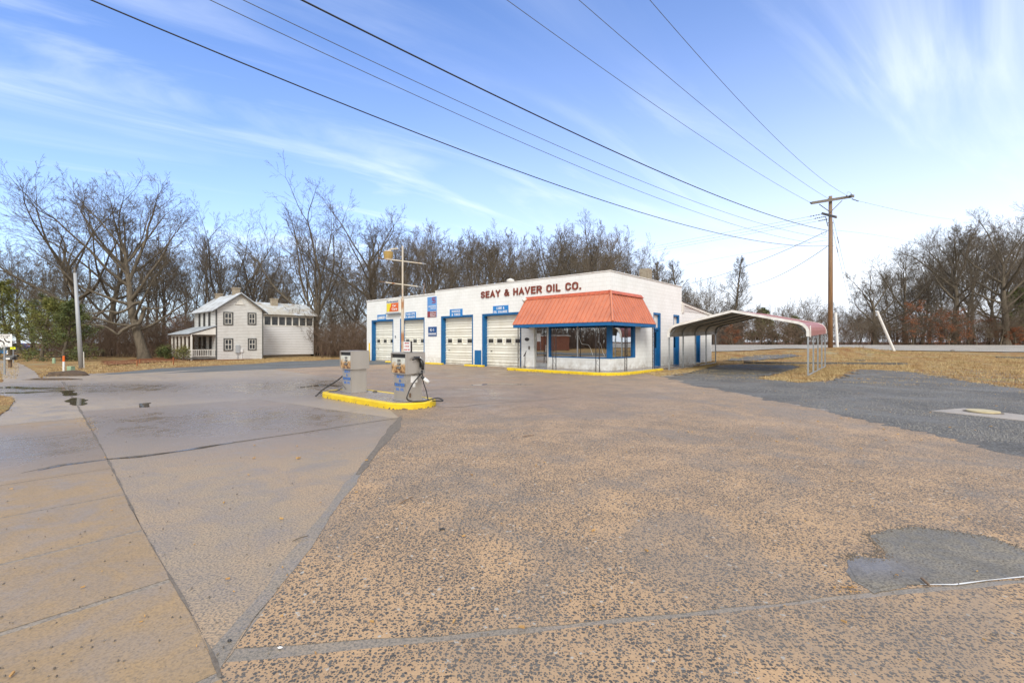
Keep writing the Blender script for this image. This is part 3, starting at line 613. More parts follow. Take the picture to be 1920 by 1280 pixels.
# garage doors
def garage(i, x0, x1):
    y = .30
    fr = MB(); fr.box(x0, x0+.10, .003, y+.10, 0, DZ-.08); fr.box(x1-.10, x1, .003, y+.10, 0, DZ-.08); fr.box(x0, x1, .003, y+.10, DZ-.08, DZ)
    fr.box(x0-.03, x0, -.02, 0, 0, DZ+.05); fr.box(x0, x1+.0, -.02, 0, DZ, DZ+.05)
    fr.build('door_frame', MT['blue'], st)
    xa, xb = x0+.10, x1-.10
    z = .0; prof = []
    nsec = 6; sh = (DZ-.08)/nsec
    for s_ in range(nsec):
        z0 = s_*sh
        prof += [(y, z0+.008), (y+.02, z0+.012) if 0 else (y, z0+.02)]
        for r_ in (.27, .60, .93):
            zz = z0+sh*r_
            if r_ < .9: prof += [(y, zz-.05), (y-.045, zz-.015), (y-.045, zz+.0), (y+.006, zz+.022)]
        prof += [(y, z0+sh-.05), (y-.028, z0+sh-.016), (y-.028, z0+sh-.006), (y+.012, z0+sh-.002)]
    m = MB(); n = len(prof)
    m.add([(xa, p[0], p[1]) for p in prof]+[(xb, p[0], p[1]) for p in prof], [(j, j+1, n+j+1, n+j) for j in range(n-1)])
    m.box(xa, xb, y+.03, y+.05, 0, DZ-.08)
    d = m.build('garage_door', MT['garage'], st)
    w_ = xb-xa; nw = 4 if i == 3 else 3; sp = w_/nw if i == 3 else w_/nw
    for k_ in range(nw):
        cx = xa+sp*(k_+.5); wz = 1.60; hw, hh = .22, .135
        f_ = MB(); 
        for q in ((cx-hw-.05, cx-hw, wz-hh-.04, wz+hh+.04), (cx+hw, cx+hw+.05, wz-hh-.04, wz+hh+.04), (cx-hw, cx+hw, wz-hh-.04, wz-hh), (cx-hw, cx+hw, wz+hh, wz+hh+.04)): f_.box(q[0], q[1], y-.05, y+.01, q[2], q[3])
        fo = f_.build('window_frame', MT['garage'], d); MB().box(cx-hw, cx+hw, y-.037, y-.033, wz-hh, wz+hh).build('pane', MT['panel_dark'], fo)
    MB().box(xa+w_*.12, xa+w_*.12+.10, y-.06, y-.03, .95, .99).build('handle', MT['black'], d)
MT['panel_dark'] = simple('dirty_dark_pane', (.035, .036, .036), (.06, .058, .052), .12, 4)
for i, (a, b) in enumerate(doors): garage(i, a, b)
# shop door and windows
def bar(m, x0, x1, z0, z1, y0, y1): m.box(x0, x1, y0, y1, z0, z1)
dr = MB(); y0, y1 = .08, .14
for q in ((sd0, sd0+.10, .13, 2.42), (wx0-.18, wx0-.08, .13, 2.42), (sd0+.10, wx0-.18, 2.30, 2.42), (sd0+.10, wx0-.18, .13, .36)): bar(dr, *q, y0, y1)
do = dr.build('shop_door', MT['alu'], st)
MB().box(sd0+.10, wx0-.18, .105, .115, .36, 2.30).build('glass_pane', MT['shopglass'], do)
MB().box(wx0-.24, wx0-.20, .04, .08, 1.0, 1.35).build('handle', MT['alu'], do)
MB().box(sd0+.14, sd0+.40, .098, .103, 1.55, 2.0).build('paper_notice', MT['white'], do)
MB().box(wx0-.08, wx0-.002, .0, TH, .13, 2.42).build('door_jamb', MT['white_paint'], st)
MB().box(sd0, wx0-.08, .16, .30, .1, .13).build('threshold', MT['slab'], do)
wf = MB(); mull = fw(1081.5)[0]
wf.box(wx0, wx0+.09, -.012, TH, .70, 2.42); wf.box(wx0+.09, -.20, -.012, TH, .70, .755); wf.box(wx0+.09, -.20, -.012, TH, 2.36, 2.42)
wf.box(-.20, .012, -.012, .20, .70, 2.42)
wf.box(-TH, .012, .20, swin-.13, .70, .755); wf.box(-TH, .012, .20, swin-.13, 2.36, 2.42); wf.box(-TH, .012, swin-.13, swin, .70, 2.42)
wfo = wf.build('corner_window_frame', MT['blue'], st)
MB().box(mull-.03, mull+.03, .05, .12, .755, 2.36).build('mullion', MT['alu'], wfo)
for x0, x1 in ((wx0+.09, mull-.03), (mull+.03, -.20)): MB().box(x0, x1, .07, .08, .755, 2.36).build('window_pane', MT['shopglass'], wfo)
MB().box(-.10, -.09, .20, swin-.13, .755, 2.36).build('window_pane', MT['shopglass'], wfo)
cr = MB(); rng = random.Random(5)
for pts in ([(-1.95, 1.93), (-1.82, 1.70), (-1.75, 1.50), (-1.68, 1.42), (-1.30, 1.38), (-1.18, 1.22), (-1.10, 1.02), (-1.04, .86)], [(-.62, 1.48), (-.52, 1.25), (-.46, 1.02), (-.36, .84)]):
    cr.tube([(x, .066, z) for x, z in pts], .008, 4)
cr.build('glass_crack', MT['white'], wfo)
# room behind the shop windows
MB().box(-5.3, -5.2, TH, 3.7, .03, 2.8).build('inner_wall', MT['white_paint'], st)
MB().box(-5.2, -TH, 3.6, 3.7, .03, 2.8).build('inner_wall', MT['greywood'], st)
MB().box(-5.2, -TH, TH, 3.6, 2.8, 2.9).build('ceiling', MT['greywood'], st)
# side doors
for i, (a, b, z0, z1) in enumerate(sdr):
    fm = MB(); fm.box(-.20, .01, b-.14, b, z0, z1-.001); fm.box(-.20, .01, a, b-.14, z1-.12, z1-.001); fm.box(-.20, .004, a, a+.05, z0, z1-.12)
    if z1 > 3: fm.box(-.19, -.05, a+.05, b-.14, 2.22, 2.34)
    f_ = fm.build('side_door_frame', MT['blue'], st)
    top = 2.22 if z1 > 3 else z1-.12
    dm = MB(); dm.box(-.17, -.13, a+.05, b-.14, z0, 1.15)
    for k_ in range(4): dm.box(-.13, -.115, a+.12, b-.20, z0+.12+k_*.25, z0+.30+k_*.25)
    dm.box(-.17, -.13, a+.05, a+.15, 1.15, top); dm.box(-.17, -.13, b-.24, b-.14, 1.15, top); dm.box(-.17, -.13, a+.15, b-.24, top-.12, top)
    d_ = dm.build('side_door', MT['blue'], f_)
    if i < 2: MB().box(-.155, -.145, a+.15, b-.24, 1.15, top-.12).build('door_pane', MT['glass'], f_)
    else: MB().box(-.16, -.14, a+.15, b-.24, 1.15, top-.12).build('door_panel', MT['blue'], f_)
    if z1 > 3: MB().box(-.14, -.12, a+.05, b-.14, 2.34, z1-.12).build('transom_panel', MT['white_paint'], f_)
# mansard awning
BX0, BX1, BY0, BY1 = -5.25, .85, -1.30, 3.33; TX0 = -5.37; ZT, ZB = 4.0, 2.46
aw = MB()
P = lambda *q: Vector(q)
tl, tc_, tr = P(TX0, -.03, ZT), P(.04, -.04, ZT), P(.04, 3.25, ZT)
bl, bc, br = P(BX0, BY0, ZB), P(BX1, BY0, ZB), P(BX1, BY1, ZB)
def panel(p_tl, p_tr, p_bl, p_br, n, nrm):
    # sheet plus raised seams running down the slope
    aw.quad(p_bl, p_br, p_tr, p_tl)
    aw.quad(p_bl-nrm*.02, p_tl-nrm*.02, p_tr-nrm*.02, p_br-nrm*.02)
    ax = (p_br-p_bl).normalized(); L = (p_br-p_bl).length; dn = (p_bl-p_tl); dn = dn-ax*dn.dot(ax)
    for k_ in range(n+1):
        q = p_bl+ax*L*k_/n
        # top end: where the seam meets the top or the hip
        s_ = 1.0
        tlx = (p_tl-p_bl).dot(ax); trx = (p_tr-p_bl).dot(ax); xk = L*k_/n
        if xk > trx: s_ = max(0, (L-xk)/(L-trx)) if L > trx else 1
        if xk < tlx: s_ = xk/tlx if tlx > 0 else 1
        if s_ < .05: continue
        e_ = q-dn*s_
        w_ = ax*.014
        aw.add([q-w_, q+w_, e_+w_, e_-w_, q-w_*.6+nrm*.035, q+w_*.6+nrm*.035, e_+w_*.6+nrm*.035, e_-w_*.6+nrm*.035], BOXF)
n1 = (bc-bl).cross(tl-bl).normalized(); n1 = n1 if n1.y < 0 else -n1
n2 = (br-bc).cross(tc_-bc).normalized(); n2 = n2 if n2.x > 0 else -n2
panel(tl, tc_, bl, bc, 23, n1); panel(tc_, tr, bc, br, 17, n2)
awn = aw.build('awning', MT['awning'], st)
MB().tube([tc_+P(.02, -.02, .0), bc+P(.03, -.03, .01)], .06, 6).build('hip_flashing', MT['awning'], awn)
c = MB(); c.extr([(-.13, ZT-.13), (-.17, ZT-.12), (-.03, ZT+.06), (0, ZT+.06), (-.001, ZT-.02)], 'x', TX0, .06)
c.extr([(.002, ZT-.02), (.002, ZT+.058), (.03, ZT+.058), (.19, ZT-.12), (.15, ZT-.13)], 'y', -.17, 3.25); c.build('ridge_flashing', MT['awning_cap'], awn)
# closed ends, soffit, blue fascia
MB().add([tl, bl, P(TX0+.1, -.003, ZB), tl+P(.03, 0, 0), bl+P(.03, 0, 0), P(TX0+.13, -.003, ZB)], [(0, 1, 2), (3, 5, 4), (0, 3, 4, 1), (1, 4, 5, 2), (2, 5, 3, 0)]).build('end_panel', MT['awning'], awn)
MB().add([tr, br, P(.003, BY1-.1, ZB), tr+P(0, -.03, 0), br+P(0, -.03, 0), P(.003, BY1-.13, ZB)], [(0, 1, 2), (3, 5, 4), (0, 3, 4, 1), (1, 4, 5, 2), (2, 5, 3, 0)]).build('end_panel', MT['awning'], awn)
c = MB(); c.box(BX0+.02, BX1-.02, BY0+.02, BY0+.06, ZB-.17, ZB-.004); c.box(BX1-.06, BX1-.02, BY0+.062, BY1-.02, ZB-.17, ZB-.004)
c.box(BX0+.02, BX0+.06, BY0+.062, -.002, ZB-.17, ZB-.004); c.box(.002, BX1-.062, BY1-.06, BY1-.02, ZB-.17, ZB-.004); c.build('fascia', MT['blue'], awn)
MB().prism([(BX0+.06, BY0+.06), (BX1-.06, BY0+.06), (BX1-.06, BY1-.06), (.003, BY1-.06), (.003, -.003), (BX0+.06, -.003)], ZB-.04, ZB-.02).build('soffit', MT['grey_trim'], awn)
# wrought-iron posts in pairs
def ironpost(x, y, along):
    m = MB(); g = .10
    for s_ in (-1, 1):
        q = (x+s_*g*along[0], y+s_*g*along[1]); m.box(q[0]-.014, q[0]+.014, q[1]-.014, q[1]+.014, .13, ZB-.05)
    k_ = 0; z = .25
    while z < ZB-.25:
        pts = []
        for t in range(9):
            a_ = t/8; off = math.sin(a_*2*math.pi)*g*.8; pts.append((x+off*along[0], y+off*along[1], z+a_*.40))
        m.tube(pts, .007, 4); z += .44
    m.build('porch_post', MT['black'], awn)
PY = -1.05
for px_ in (974, 1039.5, 1120.7): ironpost(fw(px_, None, PY)[0], PY, (1, 0))
for px_ in (1173.5, 1225): ironpost(.70, sw(px_, None, .70)[0], (0, 1))
# roof fittings
x_, z_ = fw(957, 531, 2.5); MB().tube([(x_, 2.5, 4.5), (x_, 2.5, 5.5)], .22, 12).tube([(x_, 2.5, 5.5), (x_, 2.5, 5.62), (x_, 2.5, 5.7)], [.27, .25, .05], 12).build('roof_vent', MT['white_paint'], st)
y_, _z = sw(1210.5, 520, -2.0); MB().box(-2.3, -1.7, y_-.3, y_+.3, 4.5, 1.55+122*30/F+.4).build('roof_chimney', MT['brickch'], st, bevel=.01)
x_, z_ = fw(795, 545, 3); MB().tube([(x_, 3, 4.5), (x_, 3, 6.3)], .05, 8).build('roof_pipe', MT['wood'], st)
# small fittings on the front
x_, z_ = fw(984.5, 560, -.25); m = MB().tube([(x_-.0, 0, z_), (x_, -.18, z_-.02)], .035, 8); m.tube([(x_, -.12, z_), (x_-.1, -.3, z_-.12)], [.05, .1], 10); m.build('flood_lamp', MT['white_paint'], st, smooth=True)
x_, z_ = fw(988, 636); pm = MB(); n = 20
pm.add([(x_+.17*math.cos(2*math.pi*k_/n), -.001, z_+.10*math.sin(2*math.pi*k_/n)) for k_ in range(n)]+[(x_+.15*math.cos(2*math.pi*k_/n), -.025, z_+.085*math.sin(2*math.pi*k_/n)) for k_ in range(n)], [tuple(range(n-1, -1, -1)), tuple(range(n, 2*n))]+[(k_, (k_+1) % n, n+(k_+1) % n, n+k_) for k_ in range(n)])
pm.build('oval_plaque', MT['black'], st)
x_, z_ = fw(992.5, 651.5); MB().box(x_-.04, x_+.04, -.06, 0, z_-.1, z_+.08).build('bell_box', MT['greywood'], st, bevel=.01)
x_, z_ = fw(896, 656); MB().box(fw(890.2)[0], fw(902.5)[0], -.02, -.001, .03, fw(896, 656.5)[1]).build('blue_panel', MT['blue'], st)
x_, z_ = fw(742, 631); MB().box(x_-.06, x_+.06, -.05, 0, z_-.09, z_+.09).build('meter_box', MT['galv'], st, bevel=.01)
# hand pump stand beside the post
x_, z_ = fw(984, 690, -.35); m = MB().tube([(x_, -.35, .13), (x_+.02, -.35, .75), (x_+.10, -.35, 1.02)], .018, 6).tube([(x_-.08, -.35, .72), (x_+.02, -.35, .84), (x_+.05, -.35, .92)], .03, 6).tube([(x_-.12, -.35, .15), (x_+.1, -.35, .13)], .02, 6)
o = m.build('air_hose_stand', MT['black'], None); o.matrix_world = SM; tag(o, 'thin black air hose stand on the walkway left of the shop door', 'stand')
# walkway and its yellow kerb
def sheetL(poly): return [tuple((SM @ Vector((x, y, 0)))[:2]) for x, y in poly]
kerb = [(-5.3, -.0), (-5.3, -1.72), (.15, -1.80), (.75, -1.55), (1.15, -.9), (1.25, 0), (1.2, 3.4)]
def offset(poly, d):
    out = []; n = len(poly)
    for i in range(n):
        a_ = Vector(poly[max(i-1, 0)]); b_ = Vector(poly[min(i+1, n-1)]); t = (b_-a_).normalized(); nn = Vector((-t.y, t.x)); q = Vector(poly[i])+nn*d; out.append((q.x, q.y))
    return out
inn = offset(kerb, .15)
inn[0] = (-5.15, 0); inn[1] = (-5.15, -1.57)
def kerbmesh(name, outer, inner, h, mat, parent=None, M=None, closed=False):
    m = MB(); n = len(outer); rows = []
    top = .02
    for o_, i_ in zip(outer, inner):
        o_ = Vector(o_); i_ = Vector(i_); c_ = o_.lerp(i_, top/.15)
        rows.append([(o_.x, o_.y, -.06), (o_.x, o_.y, h-.02), (c_.x, c_.y, h), (i_.x, i_.y, h), (i_.x, i_.y, -.06)])
    vs = [p for r_ in rows for p in r_]; fs = []
    rng_ = range(n) if closed else range(n-1)
    for i in rng_:
        for k_ in range(4): a_ = i*5+k_; b_ = ((i+1) % n)*5+k_; fs.append((a_, b_, b_+1, a_+1))
    if not closed: fs += [(0, 1, 2, 3, 4), tuple((n-1)*5+k_ for k_ in (4, 3, 2, 1, 0))]
    m.add(vs, fs); o = m.build(name, mat, parent)
    if M: o.matrix_world = M
    return o
k = kerbmesh('kerb', kerb, inn, .13, MT['yellow'], None, SM); k['kind'] = 'structure'
wk = MB().prism([(-5.15, -.003)]+[(p[0], p[1]) for p in inn[1:]]+[(1.1, 9.0), (.003, 9.0), (.003, -.003)], -.05, .128)
wk = wk.build('walkway', MT['walkway'], None); wk.matrix_world = SM; wk['kind'] = 'structure'
# wall-foot kerbs, bollard
def stop(px0, px1, y0, label):
    x0, x1 = fw(px0, None, y0)[0], fw(px1, None, y0)[0]
    m = MB().extr([(y0-.02, 0), (y0+.0, .09), (y0+.04, .11), (y0+.18, .11), (y0+.20, 0)], 'x', x0, x1); o = m.build('wheel_stop', MT['yellow'], None, bevel=.012); o.matrix_world = SM
    return tag(o, label, 'kerb stop', 'yellow kerb stops at the foot of the station wall')
stop(791, 828, -.42, 'yellow kerb stop at the wall between the second and third garage doors')
stop(870, 905, -.42, 'yellow kerb stop below the blue panel beside the lube bay')
stop(722, 752, -.9, 'short yellow kerb stop at the wall between the two leftmost garage doors')
b0 = SM @ Vector((fw(692.5, None, -.55)[0], -.55, 0))
m = MB().tube([(0, 0, -.02), (0, 0, 1.38)], .055, 12).tube([(0, 0, 1.38), (0, 0, 1.42), (0, 0, 1.44)], [.055, .04, .008], 12)
tag(m.build('bollard', MT['yellow_pipe'], None, smooth=True, loc=b0), 'slim yellow pipe bollard at the left corner of the station', 'bollard')
# ------------------------------------------------------------------ lettering
def text_mesh(s, h, offs=.0, sx=1.0, space=1.0, thick=.0, font=None):
    cu = bpy.data.curves.new('txt', 'FONT'); cu.body = s; cu.size = 1; cu.offset = offs; cu.space_character = space; cu.extrude = thick/2/h if h else 0; cu.align_x = 'CENTER'; cu.resolution_u = 3
    cu.space_line = .95
    o = bpy.data.objects.new('txt', cu); col.objects.link(o); dg = bpy.context.evaluated_depsgraph_get(); dg.update()
    me = bpy.data.meshes.new_from_object(o.evaluated_get(dg)); bpy.data.objects.remove(o); bpy.data.curves.remove(cu)
    vs = [v.co.copy() for v in me.vertices]; x0 = min(v.x for v in vs); x1 = max(v.x for v in vs); y0 = min(v.y for v in vs); y1 = max(v.y for v in vs)
    return me, (x0, x1, y0, y1)
import math as _m
def _arc(cx, cy, rx, ry, a0, a1, n=6): return [(cx+rx*_m.cos(R(a0+(a1-a0)*k/n)), cy+ry*_m.sin(R(a0+(a1-a0)*k/n))) for k in range(n+1)]
_S = _arc(.5, .77, .5, .23, 20, 180, 5)+_arc(.5, .73, .5, .22, 190, 268, 3)+_arc(.5, .28, .5, .23, 82, -10, 3)+_arc(.5, .23, .5, .23, -20, -165, 5)
_O = _arc(.5, .72, .5, .28, 0, 180, 8)+_arc(.5, .28, .5, .28, 180, 360, 8)+[(1, .72)]
GLY = {'A': (1.05, [[(0, 0), (.5, 1), (1, 0)], [(.2, .32), (.8, .32)]]), 'B': (.95, [[(0, 0), (0, 1)], [(0, 1), (.7, 1), (.95, .88), (.95, .64), (.7, .52), (0, .52)], [(.7, .52), (1, .38), (1, .14), (.75, 0), (0, 0)]]),
 'C': (.95, [_arc(.5, .72, .5, .28, 10, 180, 7)+_arc(.5, .28, .5, .28, 180, 350, 7)]), 'D': (.98, [[(0, 0), (0, 1)], [(0, 1), (.6, 1), (1, .75), (1, .25), (.6, 0), (0, 0)]]),
 'E': (.85, [[(0, 0), (0, 1)], [(0, 1), (1, 1)], [(0, .52), (.9, .52)], [(0, 0), (1, 0)]]), 'F': (.82, [[(0, 0), (0, 1)], [(0, 1), (1, 1)], [(0, .52), (.9, .52)]]),
 'G': (.98, [_arc(.5, .72, .5, .28, 15, 180, 7)+_arc(.5, .28, .5, .28, 180, 345, 7)+[(1, .45), (.55, .45)]]), 'H': (.95, [[(0, 0), (0, 1)], [(1, 0), (1, 1)], [(0, .52), (1, .52)]]),
 'I': (.30, [[(.5, 0), (.5, 1)]]), 'K': (1.0, [[(0, 0), (0, 1)], [(.95, 1), (.1, .45)], [(.35, .6), (1, 0)]]), 'L': (.8, [[(0, 1), (0, 0)], [(0, 0), (1, 0)]]),
 'M': (1.2, [[(0, 0), (0, 1)], [(0, 1), (.5, .2), (1, 1)], [(1, 1), (1, 0)]]), 'N': (.98, [[(0, 0), (0, 1)], [(0, 1), (1, 0)], [(1, 0), (1, 1)]]), 'O': (1.0, [_O]),
 'P': (.92, [[(0, 0), (0, 1)], [(0, 1), (.7, 1), (1, .87), (1, .6), (.7, .46), (0, .46)]]), 'R': (.98, [[(0, 0), (0, 1)], [(0, 1), (.7, 1), (1, .87), (1, .62), (.7, .5), (0, .5)], [(.6, .5), (1, 0)]]),
 'S': (.92, [_S]), 'T': (.9, [[(.5, 0), (.5, 1)], [(0, 1), (1, 1)]]), 'U': (.95, [[(0, 1), (0, .28)]+_arc(.5, .28, .5, .28, 190, 350, 6)+[(1, .28), (1, 1)]]), 'V': (1.0, [[(0, 1), (.5, 0), (1, 1)]]),
 'Y': (1.0, [[(0, 1), (.5, .48), (1, 1)], [(.5, .48), (.5, 0)]]), '&': (1.08, [[(1, .0), (.25, .72), (.28, .92), (.48, 1), (.66, .9), (.62, .72), (.12, .42), (0, .2), (.18, .02), (.45, 0), (.75, .15), (.95, .45)]]),
 '-': (.5, [[(0, .45), (1, .45)]]), '.': (.26, [[(.5, 0), (.5, .03)]]), '1': (.5, [[(0, .78), (.6, 1), (.6, 0)]]), '7': (.85, [[(0, 1), (1, 1), (.35, 0)]]), '8': (.92, [_arc(.5, .76, .42, .24, 0, 360, 10), _arc(.5, .26, .5, .26, 0, 360, 10)]), ' ': (.45, [])}
def strokes(s, x0, x1, z0, z1, y, mat, name, parent, thick, M, weight=.20):
    H_ = z1-z0; gap = .17; ws = [GLY[c][0]*.72 for c in s]; tot = sum(ws)+gap*(len(s)-1); sx = (x1-x0)/tot; T = weight*H_; tx = min(T, .30*sx*.72/.9)
    m = MB(); x = x0; lay = 0
    for c, w_ in zip(s, ws):
        W_ = w_*sx; t_ = min(T, tx*1.25)
        for pl in GLY[c][1]:
            pts = [Vector((x+t_/2+p[0]*max(0, W_-t_), z0+t_/2+p[1]*(H_-t_))) for p in pl]
            closed = (pts[0]-pts[-1]).length < 1e-4*H_+1e-9
            if not closed:
                d_ = (pts[0]-pts[1]).normalized(); pts[0] = pts[0]+d_*t_/2; d_ = (pts[-1]-pts[-2]).normalized(); pts[-1] = pts[-1]+d_*t_/2
                pts = [Vector((min(max(p.x, x-.0), x+max(W_, t_))if 0 else p.x, min(max(p.y, z0), z1))) for p in pts]
            yy = y-thick-(lay % 7)*.0002*(thick/.01); lay += 1; n = len(pts); A_ = []; B_ = []
            for i in range(n):
                if closed: a_, b_ = pts[(i-1) % (n-1)], pts[(i+1) % (n-1)]
                else: a_, b_ = pts[max(i-1, 0)], pts[min(i+1, n-1)]
                p = pts[i]; d1 = (p-a_).normalized() if (p-a_).length > 1e-9 else (b_-p).normalized(); d2 = (b_-p).normalized() if (b_-p).length > 1e-9 else d1
                nn = Vector((-(d1+d2).y, (d1+d2).x)); nn = nn.normalized() if nn.length > 1e-6 else Vector((-d1.y, d1.x)); k_ = min(1.6, 1/max(.35, nn.dot(Vector((-d1.y, d1.x))))); A_.append(p+nn*t_/2*k_); B_.append(p-nn*t_/2*k_)
            o = []
            for q, r_ in zip(A_, B_): o += [(q.x, yy, q.y), (r_.x, yy, r_.y), (r_.x, y, r_.y), (q.x, y, q.y)]
            fs = [(i*4+k_, i*4+(k_+1) % 4, i*4+4+(k_+1) % 4, i*4+4+k_) for i in range(n-1) for k_ in range(4)]
            if not closed: fs += [(0, 1, 2, 3), ((n-1)*4+3, (n-1)*4+2, (n-1)*4+1, (n-1)*4)]
            m.add(o, fs)
        x += W_+gap*sx
    o = m.build(name, mat, parent)
    if M: o.matrix_world = M
    return o
def letter(s, x0, x1, z0, z1, y, mat, name='lettering', parent=None, offs=.02, thick=.01, space=1.05, M=None):
    """text fitted to a box in the local x-z plane, facing -y"""
    if all(c in GLY for c in s) and ' ' in s:
        wd = [GLY[c][0]*.72 for c in s]; tot = sum(wd)+.17*(len(s)-1); sx = (x1-x0)/tot; x = x0; o = None; i = 0
        for word in s.split(' '):
            wl = sum(GLY[c][0]*.72 for c in word)+.17*(len(word)-1)
            q = strokes(word, x, x+wl*sx, z0, z1, y, mat, name, parent, thick, M); o = o or q; x += (wl+.17*2+GLY[' '][0]*.72)*sx
        return o
    if all(c in GLY for c in s): return strokes(s, x0, x1, z0, z1, y, mat, name, parent, thick, M)
    me, (a, b, c_, d) = text_mesh(s, 1, offs, 1, space, 0.02)
    z_max = max(v.co.z for v in me.vertices) or 1; sx = (x1-x0)/(b-a); sz = (z1-z0)/(d-c_)
    for v in me.vertices: v.co = Vector((x0+(v.co.x-a)*sx, y-(v.co.z/z_max)*thick/2-thick/2, z0+(v.co.y-c_)*sz))
    me.materials.append(mat); me.name = name
    o = bpy.data.objects.new(name, me); col.objects.link(o)
    if parent: o.parent = parent
    if M: o.matrix_world = M
    return o
xa, za = fw(902.5, 560); xb, zb = fw(1090, 528)
zl0 = fw(903, 559.5)[1]; zl1 = fw(903, 547)[1]
nl = empty('name_lettering', (CX, CY, 0), ANG); o = letter('SEAY & HAVER OIL CO.', xa, xb, (zl0+fw(1090, 542)[1])/2, (zl1+fw(1080, 528)[1])/2, -.003, MT['letters'], 'lettering', nl, .075, .05)
tag(nl, 'rusty red raised letters SEAY & HAVER OIL CO. high on the white wall', 'lettering')
def wallsign(px0, px1, py0, py1, mat, label, frame=None, y=-.035):
    x0, z1 = fw(px0, py0); x1, z0 = fw(px1, py1); z1 = (fw(px0, py0)[1]+fw(px1, py0)[1])/2; z0 = (z0+fw(px0, py1)[1])/2
    pos = SM @ Vector(((x0+x1)/2, 0, z0)); e_ = empty('sign', pos, ANG); tag(e_, label, 'sign')
    w_, h_ = (x1-x0)/2, z1-z0
    MB().box(-w_, w_, y, -.004, 0, h_).build('panel', mat, e_)
    return e_, w_, h_, y
BG = 'blue service signs over the garage doors'
e_, w_, h_, y = wallsign(708, 724, 590, 601, MT['sign_blue'], 'small blue sign reading ALIGNMENTS over the leftmost garage door'); letter('ALIGNMENTS', -w_*.93, w_*.93, h_*.25, h_*.75, y, MT['white'], 'lettering', e_, .03, .006); e_['group'] = BG
e_, w_, h_, y = wallsign(761, 780, 585, 597.5, MT['sign_blue'], 'small blue sign reading TUNE-UPS & BRAKES over the second garage door'); letter('TUNE-UPS', -w_*.85, w_*.85, h_*.56, h_*.86, y, MT['white'], 'lettering', e_, .03, .006); letter('& BRAKES', -w_*.85, w_*.85, h_*.12, h_*.42, y, MT['white'], 'lettering', e_, .03, .006); e_['group'] = BG
e_, w_, h_, y = wallsign(844, 867.5, 579.5, 593.5, MT['sign_blue'], 'blue sign reading SHOCKS & TIRES over the third garage door'); letter('SHOCKS', -w_*.68, w_*.68, h_*.56, h_*.87, y, MT['white'], 'lettering', e_, .03, .006); letter('& TIRES', -w_*.68, w_*.68, h_*.12, h_*.43, y, MT['white'], 'lettering', e_, .03, .006); e_['group'] = BG
e_, w_, h_, y = wallsign(925, 953.5, 573, 588.5, MT['sign_blue'], 'blue sign reading LUBE & OIL CHANGE over the fourth garage door'); letter('LUBE &', -w_*.5, w_*.5, h_*.56, h_*.86, y, MT['white'], 'lettering', e_, .03, .006); letter('OIL CHANGE', -w_*.9, w_*.9, h_*.12, h_*.42, y, MT['white'], 'lettering', e_, .03, .006); e_['group'] = BG
e_, w_, h_, y = wallsign(803.5, 819, 612.5, 630, MT['sign_navy'], 'navy blue sign reading K-1 KEROSENE between the middle garage doors'); letter('K-1', -w_*.5, w_*.45, h_*.5, h_*.82, y, MT['white'], 'lettering', e_, .03, .006); letter('KEROSENE', -w_*.93, w_*.93, h_*.14, h_*.34, y, MT['white'], 'lettering', e_, .03, .006)
e_, w_, h_, y = wallsign(802, 819, 556.5, 594.5, MT['sky_blue'], 'tall faded blue and maroon sign reading SOUTHERN STATES high on the wall')
MB().box(-w_, w_, y-.003, y-.0005, 0, h_*.29).build('maroon_panel', MT['maroon'], e_)
m = MB(); cx, cz, q = w_*.42, h_*.82, w_*.38
for r_ in ((cx-q, cx+q, cz+q*.7, cz+q), (cx-q, cx-q*.65, cz+q*.1, cz+q*.7), (cx-q, cx+q*.1, cz-q*.1, cz+q*.1), (cx-.05*q, cx+q, cz+.0*q, cz+.2*q), (cx+q*.65, cx+q, cz-q*.7, cz), (cx-q, cx+q, cz-q, cz-q*.7), (cx-q*.3, cx-q*.05, cz-q*.5, cz+q*.5), (cx+q*.1, cx+q*.35, cz-q*.5, cz+q*.5)): m.box(r_[0], r_[1], y-.006, y-.0005, r_[2], r_[3])
m.build('emblem', MT['logo_red'], e_)
letter('SOUTHERN', -w_*.75, w_*.85, h_*.50, h_*.57, y, MT['white'], 'lettering', e_, .03, .006); letter('STATES', -w_*.25, w_*.85, h_*.40, h_*.47, y, MT['white'], 'lettering', e_, .03, .006)
for t_, zz in (('Heating Oil', .205), ('Diesel Fuel', .115), ('Gasoline', .025)): letter(t_, -w_*.35, w_*.85, h_*zz, h_*(zz+.065), y-.003, MT['white'], 'lettering', e_, .02, .006)
e_, w_, h_, y = wallsign(729, 752.5, 563, 586.5, MT['white_paint'], 'white framed sign with yellow and orange panel reading Federated Car Care', y=-.22)
MB().box(-w_*.94, -w_*.1, y-.004, y-.0005, h_*.10, h_*.76).build('yellow_panel', MT['lemon'], e_)
MB().extr([(-w_*.52, h_*.10), (w_*.94, h_*.10), (w_*.94, h_*.76), (-w_*.2, h_*.76), (-w_*.28, h_*.5), (-w_*.42, h_*.4)], 'y', y-.009, y-.005).build('orange_panel', MT['orange'], e_)
letter('Federated', -w_*.9, w_*.85, h_*.80, h_*.96, y, MT['sign_navy'], 'lettering', e_, .02, .006)
letter('Car', w_*.0, w_*.6, h_*.47, h_*.65, y-.009, MT['white'], 'lettering', e_, .03, .004); letter('Care', -w_*.1, w_*.75, h_*.20, h_*.40, y-.009, MT['white'], 'lettering', e_, .03, .004)
MB().box(-w_*1.08, w_*1.08, y-.03, -.005, -.09, -.002).build('bottom_rail', MT['galv'], e_)
